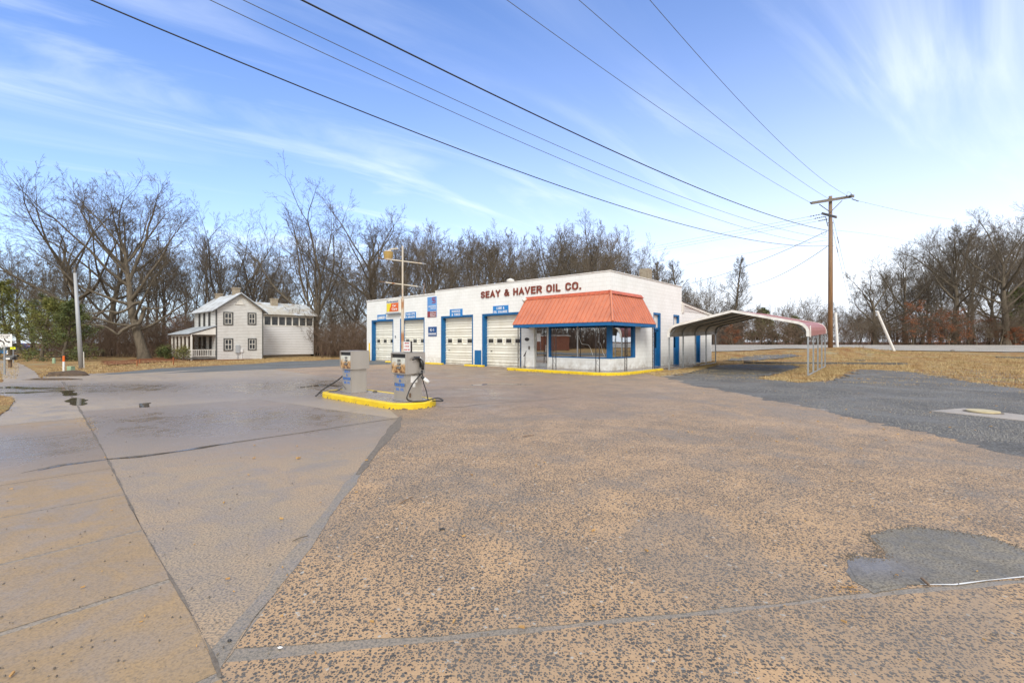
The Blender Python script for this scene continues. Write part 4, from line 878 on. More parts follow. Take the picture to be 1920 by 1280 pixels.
# ------------------------------------------------------------------ pump island: local x = -u, y = v
IO = ab(10.6, 6.5)
isl = empty('pump_island', (IO.x, IO.y, 0), ANG); tag(isl, 'raised concrete pump island edged with a bright yellow kerb', 'pump island')
def pill(x0, x1, r, n=14):
    out = []
    for k_ in range(n+1):
        t = -math.pi/2+math.pi*k_/n; out.append((x1-r+r*math.cos(t), r*math.sin(t)))
    for k_ in range(n+1):
        t = math.pi/2+math.pi*k_/n; out.append((x0+r+r*math.cos(t), r*math.sin(t)))
    return out
po, pi_ = pill(-2.2, 2.05, .66), pill(-2.05, 1.90, .51)
kerbmesh('kerb', po, pi_, .14, MT['yellow'], isl, None, True)
MB().prism(pi_, -.03, .137).build('slab', MT['island'], isl)
def pump(name, label, mc, sign=False, left=False):
    """mc = ground position of the corner nearest the camera (local right-front corner)"""
    bw, bd, hw_, hd = .50, .46, .62, .56
    e_ = empty('fuel_pump', (mc.x, mc.y, .137), ANG); tag(e_, label, 'fuel pump', 'old fuel pumps on the island')
    # local: x from -bw..0, y 0..bd
    m = MB().box(-bw, 0, 0, bd, .0, .64); m.box(-bw-.03, .03, -.03, bd+.03, 0, .012); m.build('base_cabinet', MT['steel'], e_, bevel=.006)
    MB().box(-bw+.03, -.03, -.012, -.001, .36, .42).build('band', MT['steel_d'], e_)
    hx0, hx1, hy0, hy1 = -bw/2-hw_/2, -bw/2+hw_/2, bd/2-hd/2, bd/2+hd/2
    z0, z1 = .645, 1.145
    m = MB(); m.box(hx0, hx1, hy0+.05, hy1, z0, z1); m.box(hx0-.008, hx1+.008, hy0+.03, hy1-.02, z1, z1+.012)
    m.box(hx0, hx0+.025, hy0, hy0+.05, z0, z1); m.box(hx1-.025, hx1, hy0, hy0+.05, z0, z1); m.box(hx0+.025, hx1-.025, hy0, hy0+.05, z1-.03, z1); m.box(hx0+.025, hx1-.025, hy0, hy0+.05, z0, z0+.02)
    hd_ = m.build('head', MT['steel'], e_, bevel=.004)
    MB().box(hx0+.026, hx1-.026, hy0+.03, hy0+.048, z0+.022, z1-.12).build('dial_face', MT['dial'], e_)
    MB().box(hx0+.026, hx1-.026, hy0+.035, hy0+.046, z1-.115, z1-.035).build('lamp_slot', MT['dark'] if not sign else MT['steel_d'], e_)
    for zz in (.385, .30, .215):
        w2 = .055 if zz > .25 else .07
        f_ = MB().box(-bw/2-w2-.01, -bw/2+w2+.01, hy0+.018, hy0+.0295, z0+zz-.022-.07, z0+zz+.030-.07).build('counter_frame', MT['steel_d'], e_)
        MB().box(-bw/2-w2, -bw/2+w2, hy0+.012, hy0+.0175, z0+zz-.016-.07, z0+zz+.024-.07).build('counter', MT['dark'], f_)
        for q in range(3 if zz > .25 else 4): letter(str((q*3+int(zz*100)) % 10), -bw/2-w2+.01+q*.033, -bw/2-w2+.03+q*.033, z0+zz-.010-.07, z0+zz+.016-.07, hy0+.0115, MT['white'], 'numeral', f_, .01, .001)
    if sign:
        MB().box(hx1-.13, hx1-.04, hy0+.022, hy0+.0295, z0+.29, z0+.36).build('sticker', MT['white'], e_)
        MB().box(hx0+.05, hx0+.12, hy0+.022, hy0+.0295, z0+.26, z0+.36).build('sticker', MT['white'], e_)
    for t_, x0, x1, za_, zb_ in (('SEAY', -bw*.76, -bw*.18, .545, .625), ('&', -bw*.54, -bw*.40, .450, .52), ('HAVER', -bw*.86, -bw*.10, .345, .425), ('OIL CO.', -bw*.80, -bw*.16, .245, .31)):
        letter(t_, x0, x1, za_, zb_, -.0125 if t_ in ('HAVER', '&') else -.002, MT['pump_blue'], 'lettering', e_, .04, .002)
    # side with the nozzle (local +x)
    if not left:
        MB().box(.001, .004, .13, .32, .44, .60).build('sticker', MT['white'], e_)
        MB().box(.001, .004, .19, .26, .33, .42).build('sticker', MT['white'], e_)
        MB().box(.001, .02, .09, .13, .10, .20).build('rust_patch', MT['wood'], e_)
        hx = hx1
        m = MB(); m.box(hx+.0, hx+.035, .17, .33, 1.0, 1.06); m.box(hx, hx+.03, .33, .39, .80, 1.04); m.build('nozzle_holster', MT['rubber'], e_, bevel=.006)
        nz = MB(); nz.tube([(hx+.06, .10, .98), (hx+.06, .16, 1.02), (hx+.06, .26, 1.03), (hx+.06, .33, .98)], [.018, .028, .03, .026], 8); nz.tube([(hx+.06, .33, .98), (hx+.07, .38, .86), (hx+.07, .38, .74)], [.03, .036, .034], 8)
        n_ = nz.build('nozzle', MT['rubber'], e_, smooth=True)
        MB().tube([(hx+.07, .30, 1.04), (hx+.09, .38, .97), (hx+.09, .42, .86)], .013, 6).build('spout', MT['alu'], n_, smooth=True)
        MB().tube([(hx+.07, .36, .72), (hx+.08, .34, .66), (hx+.07, .27, .64)], .03, 8).build('swivel', MT['rubber'], n_, smooth=True)
        pts = [(hx+.08, .37, .68), (hx+.05, .30, .60), (.12, .10, .42), (.17, -.06, .22), (.18, -.10, .10), (.20, .0, .035), (.28, .14, .02), (.36, .28, .03), (.40, .46, .06), (.44, .60, .07), (.56, .64, .03), (.62, .56, .022), (.52, .50, .022), (.40, .46, .022)]
        MB().tube(smoothpts(pts), .016, 8).build('hose', MT['rubber'], e_, smooth=True)
        MB().tube(smoothpts([(hx+.08, .36, .66), (.10, .42, .45), (.14, .47, .25), (.17, .50, .05), (.19, .50, .02)]), .013, 8).build('hose', MT['rubber'], e_, smooth=True)
        MB().tube([(.10, .37, .58), (.14, .44, .50)], .035, 8).build('hose_clip', MT['rubber'], e_, smooth=True)
        MB().tube([(.13, .42, .53), (.20, .50, .43)], [.04, .05], 10).build('nozzle_sleeve', MT['white'], e_, smooth=True)
    else:
        MB().tube(smoothpts([(-bw-.02, .04, .46), (-bw-.16, -.06, .32), (-bw-.36, -.22, .16), (-bw-.52, -.36, .02), (-bw-.58, -.46, -.10), (-bw-.60, -.5, -.12)]), .018, 8).build('hose', MT['rubber'], e_, smooth=True)
        MB().tube(smoothpts([(-bw-.02, .30, .55), (-bw-.20, .30, .20), (-bw-.30, .0, .02), (-bw-.44, -.3, .0), (-bw-.5, -.42, -.06)]), .014, 8).build('hose', MT['rubber'], e_, smooth=True)
        MB().tube([(-bw+.01, -.02, .22), (-bw+.10, -.025, .17), (-bw+.24, -.02, .09)], .006, 5).build('hook', MT['rubber'], e_)
    return e_, (hx0, hx1, hy0, hy1, z1)
def smoothpts(p, n=5):
    p = [Vector(q) for q in p]; out = []
    for i in range(len(p)-1):
        a_ = p[max(i-1, 0)]; b_ = p[i]; c_ = p[i+1]; d_ = p[min(i+2, len(p)-1)]
        for k_ in range(n):
            t = k_/n; out.append(.5*((2*b_)+(c_-a_)*t+(2*a_-5*b_+4*c_-d_)*t*t+(3*b_-a_-3*c_+d_)*t**3))
    out.append(p[-1]); return out
p2_, hd2 = pump('p', 'steel fuel pump with black nozzle and looped hose at the right end of the island', ab(8.96, 6.26))
p1_, _h = pump('p', 'steel fuel pump with rust-streaked face and hose trailing left, at the left island end', ab(11.60, 6.33), left=True)
hx0, hx1, hy0, hy1, z1 = hd2
sg = empty('sign', ab(8.96, 6.26, .137+z1+.013), ANG); tag(sg, 'white sign with red lettering UNLEADED 87 OCTANE ETHANOL FREE on the right fuel pump', 'sign')
fxc = -.10; MB().box(fxc-.145, fxc+.145, .10, .145, 0, .265).build('sign_case', MT['black'], sg, bevel=.003)
MB().box(fxc-.135, fxc+.135, .093, .0995, .012, .253).build('panel', MT['white'], sg)
for t_, a_, b_, z_ in (('UNLEADED', -.085, .085, .20), ('87 OCTANE', -.085, .085, .125), ('ETHANOL FREE', -.115, .115, .045)): letter(t_, fxc+a_, fxc+b_, z_, z_+.030, .0925, MT['red_text'], 'lettering', sg, .02, .002)
# spilled lump on the island
# ------------------------------------------------------------------ island light pole
LP = ab(9.62, 6.62); lp = empty('light_pole', (LP.x, LP.y, .137), 0); tag(lp, 'rusty white light pole with two bent crossarms rising behind the right fuel pump', 'light pole')
D = LP.y
ztop = CH+(640-461)/F*D-.137; zj = CH+(640-562)/F*D-.137
def rustpaint():
    t = NT('rust_streaked_white_paint'); n = t.noise(6, 5, .3, t.map((1, 1, .25))); z = t.sep()[2]; c = t.mix(t.ramp(n, .35, .7), (.60, .56, .47), (.50, .42, .31)); f = t.math('ADD', n, t.ramp(z, 3.2, 1.5, 0, .12)); c = t.mix(t.ramp(f, .60, .68), c, (.36, .17, .07)); return t.fin(c, .55)
MT['rustpaint'] = rustpaint()
MB().tube([(0, 0, 0), (0, 0, zj)], .038, 12).tube([(0, 0, zj), (0, 0, zj+.03)], [.044, .03], 12).build('lower_pole', MT['rustpaint'], lp, smooth=False)
MB().tube([(0, 0, zj), (0, 0, ztop)], .021, 10).build('upper_pole', MT['rustpaint'], lp)
MB().box(-.16, .16, -.16, .16, 0, .02).build('base_plate', MT['steel_d'], lp)
def lpt(px, py, dy=0): return Vector(((px-960)/F*(D+dy)-LP.x, dy, CH-(py-640)/F*(D+dy)-.137))
for (xa, ya, xb, yb) in ((713, 484.5, 791, 494), (716, 528.5, 783, 537)):
    a_, b_ = lpt(xa, ya, -.15), lpt(xb, yb, .15); m = MB(); d_ = (b_-a_)
    m.tube([a_, b_], .015, 6); MB_ = m.build('crossarm', MT['rustpaint'], lp)
    MB().tube([a_-d_*.06, a_+d_*.10], .016, 6).build('lamp_socket', MT['wood'], MB_); MB().tube([b_-d_*.12, b_+d_*.10], .009, 6).build('lamp_tube', MT['greypole'], MB_)
b_ = lpt(728, 479); ly = MB(); ly.tube([b_+Vector((0, 0, -.085)), b_+Vector((0, 0, .085))], [.105, .125], 14); MT['amber'] = simple('old_yellow_lamp', (.42, .29, .09), (.32, .20, .07), .5, 8)
lm = ly.build('lamp_drum', MT['amber'], lp); MB().tube([b_+Vector((0, 0, .085)), b_+Vector((0, 0, .12))], [.13, .06], 14).tube([b_+Vector((0, 0, .11)), b_+Vector((.08, 0, .16)), lpt(746, 466)], .018, 6).build('bracket', MT['rustpaint'], lm)
MB().tube([b_+Vector((0, 0, -.10)), b_+Vector((0, 0, -.086))], [.08, .11], 14).build('lens', MT['coping'], lm)
# ------------------------------------------------------------------ carport
cpo = Vector((8.33, 24.26, 0)); cpd = Vector((.6225, .7826, 0)).normalized(); cpw = Vector((.7826, -.6225, 0)).normalized()
cp = empty('carport', cpo, math.atan2(cpw.y, cpw.x)); tag(cp, 'open metal carport with faded red arched roof and white trim on galvanised posts', 'carport')
W, Ln = 6.3, 9.2
def cz(x, y): p = cpo+cpw*x+cpd*y; return hz(p.x, p.y)
EH = 2.0   # height where the legs start bending
prof = [(0, 1.78), (0, 2.02), (.05, 2.17), (.18, 2.32), (.38, 2.42), (W/2, 3.06), (W-.38, 2.42), (W-.18, 2.32), (W-.05, 2.17), (W, 2.02), (W, 1.78)]
nb = 5
for k_ in range(nb):
    y = .06+(Ln-.12)*k_/(nb-1); top = []
    pts = [(x+(.03 if x < W/2 else -.03), y, z-.035) for x, z in prof]
    for side_ in (0, 1):
        x = .03 if side_ == 0 else W-.03
        lg = MB().box(x-.032, x+.032, y-.032, y+.032, cz(x, y)-.02, 1.80); o = lg.build('leg', MT['galv'], cp)
        MB().box(x-.045, x+.045, y-.045, y+.045, cz(x, y)-.03, cz(x, y)+.05).build('foot', MT['steel_d'], o)
    MB().tube([pts[0], pts[1], pts[2], pts[3], pts[4], pts[5], pts[6], pts[7], pts[8], pts[9], pts[10]], .036, 4).build('bow', MT['galv'] if k_ else MT['coping'], cp)
    if k_ in (0, nb-1):
        for s_ in (0, 1):
            x0 = .04 if s_ == 0 else W-.04; x1 = .55 if s_ == 0 else W-.55
            MB().tube([(x0, y, 1.86), (x1, y, 2.44)], .022, 4).build('knee_brace', MT['galv'], cp)
for s_ in (0, 1):
    x = .03 if s_ == 0 else W-.03
    m = MB(); m.add(slopebar(x-.03, x+.03, 0, cz(x, 0)+.0, Ln, cz(x, Ln)+.0, .06), BOXF); m.build('base_rail', MT['galv'], cp)
# corrugated sheets: ribs run along the carport
m = MB(); top = []
full = []
for i in range(len(prof)-1):
    a_, b_ = Vector(prof[i]), Vector(prof[i+1]); L_ = (b_-a_).length; n_ = max(1, int(L_/.23)); nr = Vector((-(b_-a_).y, (b_-a_).x)).normalized(); 
    nr = nr if (i < 5 and nr.x <= 0) or nr.y > 0 else nr
    for j in range(n_):
        for f_, h in ((0, .0), (.70, .0), (.78, .022), (.92, .022)):
            if n_ == 1 and f_ > 0: continue
            q = a_.lerp(b_, (j+f_)/n_)+nr*h; full.append((q.x, q.y))
full.append(prof[-1])
n_ = len(full); y0, y1 = -.05, Ln+.05
def shell(off):
    out = []
    for i, q in enumerate(full):
        a_ = Vector(full[max(i-1, 0)]); b_ = Vector(full[min(i+1, n_-1)]); t = (b_-a_).normalized(); nn = Vector((-t.y, t.x)); out.append(Vector(q)+nn*off)
    return out
up_, dn_ = shell(.006), shell(.0)
m = MB(); m.add([(q.x, y0, q.y) for q in up_]+[(q.x, y1, q.y) for q in up_], [(i, i+1, n_+i+1, n_+i) for i in range(n_-1)])
rf = m.build('roof_sheet', MT['carport'], cp)
m = MB(); m.add([(q.x, y0, q.y) for q in dn_]+[(q.x, y1, q.y) for q in dn_], [(i, i+1, n_+i+1, n_+i) for i in range(n_-1)]); m.build('underside', MT['under'], rf)
def trim(yA, yB):
    m = MB(); inner = [Vector(q) for q in prof]; out_ = []
    for i, q in enumerate(inner):
        a_ = inner[max(i-1, 0)]; b_ = inner[min(i+1, len(inner)-1)]; t = (b_-a_).normalized(); nn = Vector((-t.y, t.x)); out_.append((q+nn*.035, q-nn*.085))
    vs = []; fs = []
    for (o_, i_) in out_: vs += [(o_.x, yA, o_.y), (i_.x, yA, i_.y), (i_.x, yB, i_.y), (o_.x, yB, o_.y)]
    for i in range(len(out_)-1):
        for k_ in range(4): fs.append((i*4+k_, i*4+(k_+1) % 4, (i+1)*4+(k_+1) % 4, (i+1)*4+k_))
    fs += [(0, 1, 2, 3), tuple((len(out_)-1)*4+k_ for k_ in (3, 2, 1, 0))]
    m.add(vs, fs); m.build('trim', MT['coping'], cp)
trim(-.09, -.052); trim(Ln+.052, Ln+.09)
TILT = True
m = MB().add([(W+.03, .10, 1.74), (W+.03, .26, 1.74), (W+.03, .26, 2.25), (W+.03, .10, 2.22), (W+.07, .10, 1.74), (W+.07, .26, 1.74), (W+.06, .26, 2.25), (W+.06, .10, 2.22)], BOXF); m.build('loose_flashing', MT['coping'], cp)
for o_ in cp.children_recursive:      # the roof follows the rising ground
    for v_ in o_.data.vertices:
        if v_.co.z > 1: v_.co.z += .026*v_.co.y
# ------------------------------------------------------------------ utility pole
UP = Vector(((1557-960)/F*42, 42, 0)); UP.z = hz(UP.x, UP.y)
D = 42; H = CH+(640-368)/F*D-UP.z
up = empty('utility_pole', UP, 0); tag(up, 'tall brown wooden utility pole with crossarms on the grassy mound behind the carport', 'utility pole')
MB().tube([(0, 0, -.3), (0, 0, H*.5), (0, 0, H)], [.20, .175, .14], 12).build('pole', MT['pole'], up, smooth=True)
def upt(px, py, dy=0): p = at(px, py, D+dy)-UP; return p
m = MB(); a_, b_ = upt(1519.5, 382, -.7), upt(1598, 369, .5)
def beam(a_, b_, w_, h_):
    d_ = (b_-a_).normalized(); s_ = d_.cross(Vector((0, 0, 1))).normalized()*w_/2; u_ = Vector((0, 0, h_/2)); vs = []
    for p in (a_, b_):
        for q in (-s_-u_, s_-u_, s_+u_, -s_+u_): vs.append(p+q)
    return vs, [(0, 1, 2, 3), (4, 7, 6, 5), (0, 4, 5, 1), (1, 5, 6, 2), (2, 6, 7, 3), (3, 7, 4, 0)]
off = Vector((0, -.19, 0))
x1 = MB().add(*beam(a_+off, b_+off, .11, .24)).build('crossarm', MT['greywood'], up)
for px_, py_ in ((1536, 383), (1579, 376)): MB().tube([upt(px_, py_, -.3), upt(1557, 398, -.2)], .035, 5).build('brace', MT['greywood'], x1)
a2, b2 = upt(1542, 400, 1.0), upt(1569, 407, -1.2)
x2 = MB().add(*beam(a2-off*.2, b2-off*.2+Vector((0, -.0, 0)), .11, .22)).build('crossarm', MT['greywood'], up)
MB().tube([upt(1548, 406, .5), upt(1552, 424, 0)], .035, 5).build('brace', MT['greywood'], x2)
def ins(p, q, n_=5):
    m = MB(); p = Vector(p); q = Vector(q)
    m.tube([p, q], .02, 5)
    for k_ in range(n_): c_ = p.lerp(q, (k_+.5)/n_); d_ = (q-p).normalized()*.025; m.tube([c_-d_, c_+d_], .055, 8)
    m.build('insulator', MT['porcelain'], up)
for (xa, ya, xb, yb) in ((1543, 401, 1518, 406), (1547, 406, 1527, 410), (1552, 411, 1534, 414.5), (1597, 373, 1610, 377.5)): ins(upt(xa, ya), upt(xb, yb))
for px_, py_ in ((1520, 379.5), (1553.5, 373), (1587.5, 367)): m = MB().tube([upt(px_-1, py_, -.2), upt(px_+2, py_+2, -.2)], [.06, .10], 7); m.build('insulator', MT['porcelain'], up)
MB().tube([upt(1596, 371, 0), upt(1596, 362.5, 0)], [.06, .03], 8).tube([upt(1596, 366.5), upt(1596, 365.5)], .14, 8).tube([upt(1594.5, 368.5), upt(1594.5, 367.5)], .16, 8).build('insulator', MT['porcelain'], up)
MB().tube(smoothpts([upt(1588, 366), upt(1589, 360.5), upt(1594, 361), upt(1596, 364)]), .012, 4).build('jumper', MT['wire'], up)
MB().tube([upt(1561.5, 415), upt(1561.5, 655)], .02, 5).build('ground_conduit', MT['greypole'], up)
MB().tube(smoothpts([upt(1550, 433), upt(1546, 441), upt(1541, 439), upt(1540, 434)]), .012, 4).build('jumper', MT['cable'], up)
for py_ in (418, 432, 461): MB().tube([upt(1552, py_), upt(1562.5, py_)], .03, 5).build('bolt', MT['steel_d'], up)
# wires: every one hangs in its own vertical plane between the pole and a far anchor
def wire(name, label, pix, D0, D1, r, mat, ext=0.0, n=40, ex0=0.0):
    """pix: pixels along the wire, first at depth D0 and last at depth D1; the sag is fitted to them"""
    p0 = at(*pix[0], D0); p1 = at(*pix[-1], D1); ax, ay = p0.x, p0.y; bx, by = p1.x, p1.y
    ts, zs = [], []
    for (px_, py_) in pix:
        k_ = (px_-960)/F   # ray x = k*y
        den = (bx-ax)-k_*(by-ay); t = (k_*ay-ax)/den if abs(den) > 1e-6 else 0
        y = ay+(by-ay)*t; ts.append(t); zs.append(CH-(py_-640)/F*y)
    if len(pix) == 2: c_ = (zs[0], zs[1]-zs[0]-1.2*(1 if len(pix) == 2 else 0)*0, 0)
    else:
        t1, tm, t2 = ts[0], ts[len(ts)//2], ts[-1]; M_ = Matrix(((1, t1, t1*t1), (1, tm, tm*tm), (1, t2, t2*t2))); c_ = M_.inverted() @ Vector((zs[0], zs[len(ts)//2], zs[-1]))
    pts = []
    for i in range(n+1):
        t = -ex0+(1+ext+ex0)*i/n; pts.append((ax+(bx-ax)*t, ay+(by-ay)*t, c_[0]+c_[1]*t+c_[2]*t*t))
    o = MB().tube(pts, r, 5).build(name, mat, None, smooth=True); return tag(o, label, 'power line', 'overhead wires on the utility pole')
wire('overhead_cable', 'thickest black overhead cable, running from the top centre down to the pole', [(1551, 432), (1180, 297), (565, 0)], 42, 10.5, .022, MT['cable'], .35)
wire('overhead_cable', 'lowest black overhead cable, running from the top left corner down to the pole', [(1551, 461), (980, 324), (170, 0)], 42, 9.6, .017, MT['cable'], .35)
wire('overhead_wire', 'thin grey wire of a close pair, the lower one at the top left', [(1520, 455), (985, 270), (393, 0)], 41, 10.5, .010, MT['wire'], .35)
wire('overhead_wire', 'thin grey wire of a close pair, the upper one at the top left', [(1551, 446), (1040, 271), (455, 0)], 42, 10.5, .010, MT['wire'], .35)
wire('overhead_wire', 'thin high wire ending at the left end of the top crossarm', [(1520, 380), (1225, 195), (950, 0)], 41.3, 14.5, .011, MT['wire'], .5)
wire('overhead_wire', 'thin high wire ending at the top of the pole', [(1554, 373), (1320, 200), (1085, 0)], 42, 15, .011, MT['wire'], .5)
wire('overhead_wire', 'thin high wire ending near the right end of the top crossarm', [(1587, 366), (1410, 214), (1218, 0)], 42.4, 15.5, .011, MT['wire'], .5)
wire('overhead_wire', 'thin wire leaving the right end of the top crossarm to the right', [(1610, 377), (1670, 391), (1735, 404)], 42, 60, .011, MT['wire'], .8)
wire('overhead_wire', 'thin wire leaving the middle of the pole to the right', [(1563, 431.5), (1615, 437), (1665, 444.5)], 42, 60, .010, MT['wire'], .8)
wire('overhead_wire', 'topmost of three faint wires leading left over the roof', [(1518, 406), (1350, 438), (1207, 466)], 42, 75, .012, MT['wire'], .1)
wire('overhead_wire', 'middle of three faint wires leading left over the roof', [(1527, 410.5), (1365, 441), (1207, 470)], 42, 75, .012, MT['wire'], .1)
wire('overhead_wire', 'lowest of three faint wires leading left over the roof', [(1534, 414.5), (1370, 445), (1210, 474)], 42, 75, .012, MT['wire'], .1)
wire('service_drop', 'dark service cable dropping left from the middle of the pole behind the roof', [(1551, 433), (1430, 487), (1315, 526)], 42, 62, .022, MT['cable'], .12)
wire('service_drop', 'grey cable sagging left from the lower bracket of the pole', [(1551, 462), (1470, 512), (1400, 537)], 42, 62, .024, MT['wire'], .15)
wire('overhead_wire', 'faint thin wire crossing left from the pole just above the tree tops', [(1551, 450), (1440, 468), (1300, 494)], 42, 78, .012, MT['wire'], .12)
gl = hz(34, 46)
def guy(pa, pe, label):
    p = UP+upt(*pa); q = Vector((pe[0], pe[1], hz(pe[0], pe[1]))); o = MB().tube([p, q], .012, 5).build('guy_wire', MT['wire'], None)
    o2 = MB().tube([p.lerp(q, .12), p.lerp(q, .165)], .03, 6).build('strain_insulator', MT['porcelain'], o); return tag(o, label, 'guy wire', 'guy wires of the utility pole')
guy((1562, 411), (37.5, 48.5), 'upper guy wire slanting down to the right of the utility pole'); guy((1562, 434), (35.8, 46.8), 'lower guy wire slanting down to the right of the utility pole')
# white pipes on the mound
for (bx, by, tx, ty, D_, lb) in ((1570.5, 648, 1566.5, 586, 45, 'upright white pipe standing beside the utility pole'), (1677, 649, 1644, 583, 46, 'white pipe leaning steeply to the left at the end of the mound')):
    b_ = at(bx, by, D_); b_.z = hz(b_.x, b_.y)-.1; t_ = at(tx, ty, D_); o = MB().tube([Vector((0, 0, 0)), t_-b_], .12, 12).build('pipe_post', MT['white'], None, smooth=False, loc=b_); tag(o, lb, 'post')
# ------------------------------------------------------------------ manhole, timbers, small things
mp = [G(1745, 771.5), G(1808, 766.5), G(1990, 787), G(1925, 791)]
c_ = gp(1843, 774); mh = empty('manhole', (c_.x, c_.y, .004), 0); tag(mh, 'yellowed round manhole cover on a pale concrete square in the gravelly lot', 'manhole')
MB().prism([(p[0]-c_.x, p[1]-c_.y) for p in mp], -.02, .012).build('slab', MT['slab'], mh)
MT['lid'] = simple('yellowed_lid', (.52, .44, .25), (.40, .34, .21), .5, 6)
MB().tube([(0, 0, .0125), (0, 0, .045), (0, 0, .052)], [.27, .27, .25], 28).build('cover', MT['lid'], mh)
MB().tube([(0, 0, .012), (0, 0, .02)], .32, 28).build('rim', MT['crack'], mh)
def timber(pa, pb, label, h=.16, w_=.16):
    a_, b_ = gp(*pa), gp(*pb); n_ = max(1, int((b_-a_).length/1.0)); m = MB(); d_ = (b_-a_).normalized(); s_ = Vector((-d_.y, d_.x, 0))*w_/2; rows = []
    for i in range(n_+1):
        p = a_.lerp(b_, i/n_); z = hz(p.x, p.y)
        rows += [(p.x-s_.x, p.y-s_.y, z-.1), (p.x-s_.x, p.y-s_.y, z+h), (p.x+s_.x, p.y+s_.y, z+h), (p.x+s_.x, p.y+s_.y, z-.1)]
    fs = [(i*4+k_, i*4+(k_+1) % 4, i*4+4+(k_+1) % 4, i*4+4+k_) for i in range(n_) for k_ in range(4)]+[(0, 1, 2, 3), (n_*4+3, n_*4+2, n_*4+1, n_*4)]
    return tag(m.add(rows, fs).build('landscape_timber', MT['grey_trim'], None), label, 'timber')
timber((1395, 680.5), (1700, 683), 'long dark timber lying in the grass behind the carport', .10)
timber((1868, 670), (1990, 672), 'dark timber half sunk in the grass at the far right', .07)
timber((1604, 675.5), (1620, 675.5), 'short dark board lying flat in the grass right of the carport', .04, .3)
def rock(px, py, s_, name, label, cat, mat, seed):
    p = gp(px, py); bm = bmesh.new(); bmesh.ops.create_icosphere(bm, subdivisions=3, radius=1)
    for v in bm.verts:
        q = noise.noise(v.co*1.3+Vector((seed, 0, 0))); v.co *= 1+.35*q+.15*noise.noise(v.co*4+Vector((0, seed, 0))); v.co = Vector((v.co.x*s_[0], v.co.y*s_[1], v.co.z*s_[2]))
    me = bpy.data.meshes.new(name); bm.to_mesh(me); bm.free(); me.materials.append(mat); me.polygons.foreach_set('use_smooth', [True]*len(me.polygons)); o = bpy.data.objects.new(name, me); col.objects.link(o); o.location = (p.x, p.y, hz(p.x, p.y)); tag(o, label, cat); return o
rock(128, 704, (1.0, .45, .22), 'dirt_pile', 'dark earth heap with dead grass beside the orange marker post', 'dirt pile', MT['dirt'], 3)
rock(96, 712, (1.1, .15, .07), 'dirt_ridge', 'low ridge of dark earth along the edge of the apron', 'dirt', MT['dirt'], 5)
rock(1786, 658, (.22, .16, .12), 'stone', 'small dark stone on the far gravel road', 'stone', MT['crack'], 6)
rock(703, 744, (.07, .04, .03), 'stone', 'small black lump lying on the pump island', 'stone', MT['rubber'], 8).location.z = .14
def stick(px0, py0, px1, py1, r, mat, label, name='twig'):
    a_, b_ = gp(px0, py0), gp(px1, py1); z = r+.012; m_ = a_.lerp(b_, .5)+Vector((0, .01, .004)); pts = [Vector((a_.x, a_.y, z)), Vector((m_.x, m_.y, z+.004)), Vector((b_.x, b_.y, z))]
    tag(MB().tube(smoothpts(pts, 3), [r*.6]+[r]*3+[r]*2+[r*.5], 6).build(name, mat, None, smooth=True), label, name)
stick(548, 1019, 579, 1012, .004, MT['twig'], 'short dark twig on the worn concrete left of the cement patch')
stick(748, 951, 775, 936, .005, MT['wood'], 'thin reddish stick on the speckled concrete')
stick(1727, 1090, 1744, 1106, .008, MT['wood'], 'brown stick lying across the white line at the pothole')
stick(980, 820, 1002, 818, .006, MT['wood'], 'thin reddish stick far out on the forecourt')
rock(829, 993, (.022, .01, .008), 'bark_chip', 'black chip of bark on the speckled concrete', 'chip', MT['rubber'], 11).location.z = .008
rock(430, 1204, (.011, .008, .006), 'pebble', 'black pebble beside the sidewalk edge in the foreground', 'pebble', MT['rubber'], 12).location.z = .008
rock(525, 1225, (.012, .007, .004), 'pebble', 'white pebble on the cement joint in the foreground', 'pebble', MT['white'], 13).location.z = .006
MT['chip'] = simple('wood_chip', (.50, .30, .10), (.36, .20, .08), .7, 9)
v = []; f = []; rng = random.Random(21)
spots = [(427, 1093), (155, 1106), (528, 976), (530, 1071), (420, 947), (803, 1176), (851, 1171), (1127, 1191), (1212, 1040), (978, 1184), (869, 1012), (1112, 1000), (926, 912), (1005, 875), (1582, 1170), (1565, 1112), (1592, 1110), (1600, 1108), (22, 1276), (72, 975), (21, 920), (665, 1045), (1028, 1063), (668, 927), (560, 862), (476, 862), (697, 1175)]
spots += [(rng.uniform(150, 1900), rng.uniform(820, 1250)) for _ in range(70)]+[(1590+rng.gauss(0, 14), 1112+rng.gauss(0, 2.5)) for _ in range(16)]+[(rng.uniform(1250, 1900), rng.uniform(730, 830)) for _ in range(60)]
for i, (px_, py_) in enumerate(spots):
    p = gp(px_, py_); a_ = rng.uniform(0, 6.28); s_ = (.012 if i < 27 else .006)*rng.uniform(.6, 1.5)*(1 if p.y < 5 else 2.2); d_ = Vector((math.cos(a_), math.sin(a_), 0)); n_ = Vector((-d_.y, d_.x, 0)); o = len(v); z = .012
    for h in (0, .35*s_+.002):
        for q in (-d_*s_-n_*s_*.3, d_*s_*1.1-n_*s_*.25, d_*s_+n_*s_*.4, -d_*s_*.8+n_*s_*.3): v.append((p.x+q.x, p.y+q.y, z+h+(.3*s_ if q.dot(d_) > 0 and h else 0)))
    f += [(o+a, o+b, o+c, o+d) for a, b, c, d in BOXF]
tag(fastmesh('wood_chips', v, f, MT['chip'], smooth=False), 'scattered yellow wood chips and leaf bits on the concrete', 'litter', kind='stuff')
v = []; f = []
